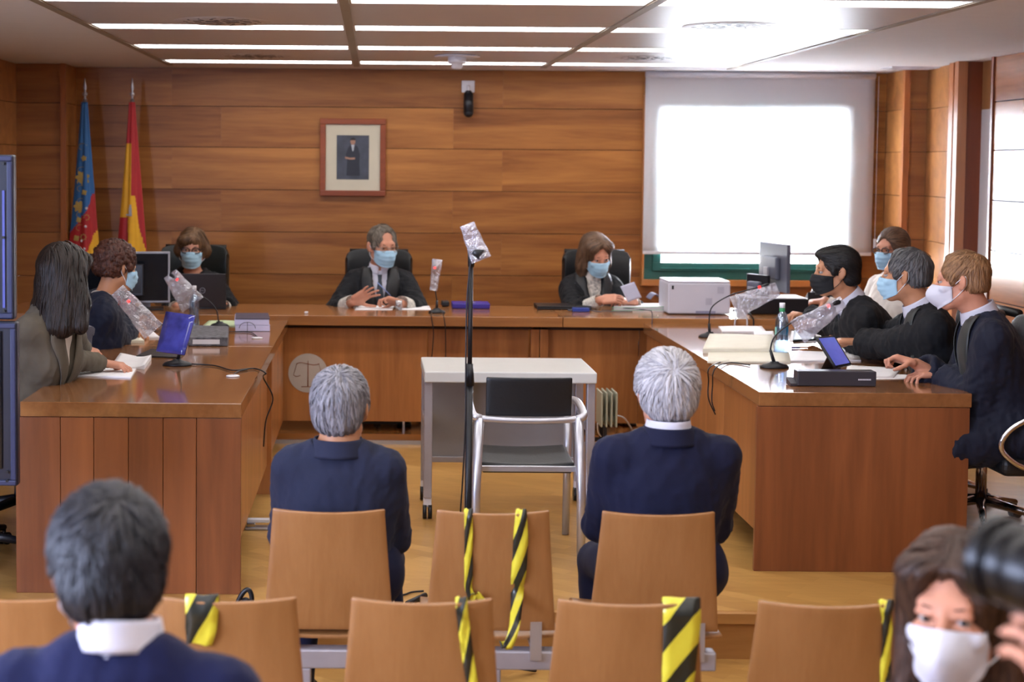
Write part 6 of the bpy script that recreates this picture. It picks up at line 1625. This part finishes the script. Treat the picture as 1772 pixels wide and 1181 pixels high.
# floor sockets box beside the left desk
p = on(444, 916, 0); t = thing('floor_cable_box', 'grey metal cable box with connectors on the platform beside the left desk', 'cable box', (p.x, p.y, 0))
m = MB(); m.b2(-.05, .07, -.03, .03, .001, .012); m.build('plate', alu, t, bevel=.002)
m = MB(); m.b2(-.045, .06, -.005, .035, .03, .045); m.build('bar', white_plastic, t, bevel=.003)
m = MB(); m.b2(-.045, -.005, -.02, .02, .012, .03); m.build('connector', chrome, t, bevel=.003)
cable('floor_cable', 'thin black cable lying on the platform beside the middle chair', [Vector((-.05, 5.5+.25, .006)), on(690, 1034, 0)+Vector((0, 0, .006)), on(712, 1028, 0)+Vector((0, 0, .006)), on(733, 1026, 0)+Vector((0, 0, .006))], .004)
a, b = on(704, 1050, 0)+Vector((0, 0, .012)), on(736, 1036, 0)+Vector((0, 0, .012))
m = MB(); m.cyl(a, b, .009, .011, 12); tag(m.build('cable_connector', black_plastic, off=tuple(a)), 'black cable connector lying at the platform edge beside the middle chair', 'connector')
# bag between the rows
p = at(420, 1045, 5.3); t = thing('black_bag', 'small black bag with an upright handle in front of the left desk', 'bag', (p.x, 5.3, ZP))
m = MB()
bagops = [(rbx((0, 0, .14), (.09, .06, .14), None, .035), .01, 1), (cap((-.02, 0, .27), (.01, 0, .295), .022), .02, 1)]
V, F = polygonise(bagops, .008); V = V+(sn(V, 60, 3)*.004)[:, None]; mkmesh('body', V, F, black_plastic, t, (0, 0, 0))
m = MB(); m.tube(spline([(-.03, 0, .27), (-.005, 0, .325), (.018, 0, .345), (.032, 0, .32), (.03, 0, .26)], 6), .009, 8); m.build('handle', black_plastic, t)
# footrest under the bench and shoes are worn by the judge
p = on(655, 752, .06); t = thing('footrest', 'dark footrest with a chrome edge under the bench', 'footrest', (p.x-.0, 9.25, .06))
m = MB(); m.box((0, 0, .045), (.30, .12, .02), Rx(.2)); m.build('plate', black_plastic, t, bevel=.005)
m = MB(); m.box((.155, 0, .03), (.012, .12, .06)); m.box((-.155, 0, .03), (.012, .12, .06)); m.build('side_support', chrome, t)
# display screens at the left edge
Yd = 5.05
tv_m = plain('display_housing', '191d2c', .35)
def tv(label, px1, pyt, pyb, Y, th, w, strip_):
    a, b = at(px1, pyt, Y), at(px1, pyb, Y); h = a.z-b.z
    t = thing('display_screen', label, 'display', (a.x-w/2, Y, b.z), group='display screens on the cart')
    m = MB(); m.b2(-w/2, w/2, -.012, .03, 0, h); m.build('housing', tv_m, t, bevel=.008, seg=3)
    m = MB()
    ring(m, -w/2+.004, w/2-.004, .004, h-.004, .018, -.022, -.0125); m.build('rim', plain('display_rim', '2c3250', .35, metal=.1), t, bevel=.004)
    m = MB(); m.b2(-w/2+.023, w/2-.05, -.0175, -.0125, .06, h-.03); m.build('panel', screen_dark if not strip_ else tv_m, t, bevel=.003)
    if strip_: m = MB(); m.b2(w/2-.038, w/2-.03, -.0165, -.0128, .04, h-.12); m.build('vent_strip', plain('display_strip', '5058a0', .3), t)
    m = MB()
    for z in ((.02, .05) if not strip_ else (.03, h*.5, h-.03)): m.cyl((w/2-.034, -.0225, z), (w/2-.034, -.012, z), .005, n=12)
    m.build('screws', black_plastic, t)
tv('upper dark blue display screen at the left edge of the picture', 25, 268, 553, Yd, .04, .5, True)
tv('lower dark display screen with rounded rim at the left edge of the picture', 31, 557, 841, Yd-.03, .04, .5, False)
a = at(-60, 500, Yd+.08); t = thing('display_cart', 'black cart post carrying the two display screens', 'cart', (a.x, Yd+.08, ZP))
m = MB(); m.b2(-.03, .03, -.02, .02, .05, at(0, 290, Yd).z-ZP); m.build('post', black_plastic, t, bevel=.004)
m = MB(); m.b2(-.3, .25, -.2, .2, .03, .06); m.build('base', black_plastic, t, bevel=.006)
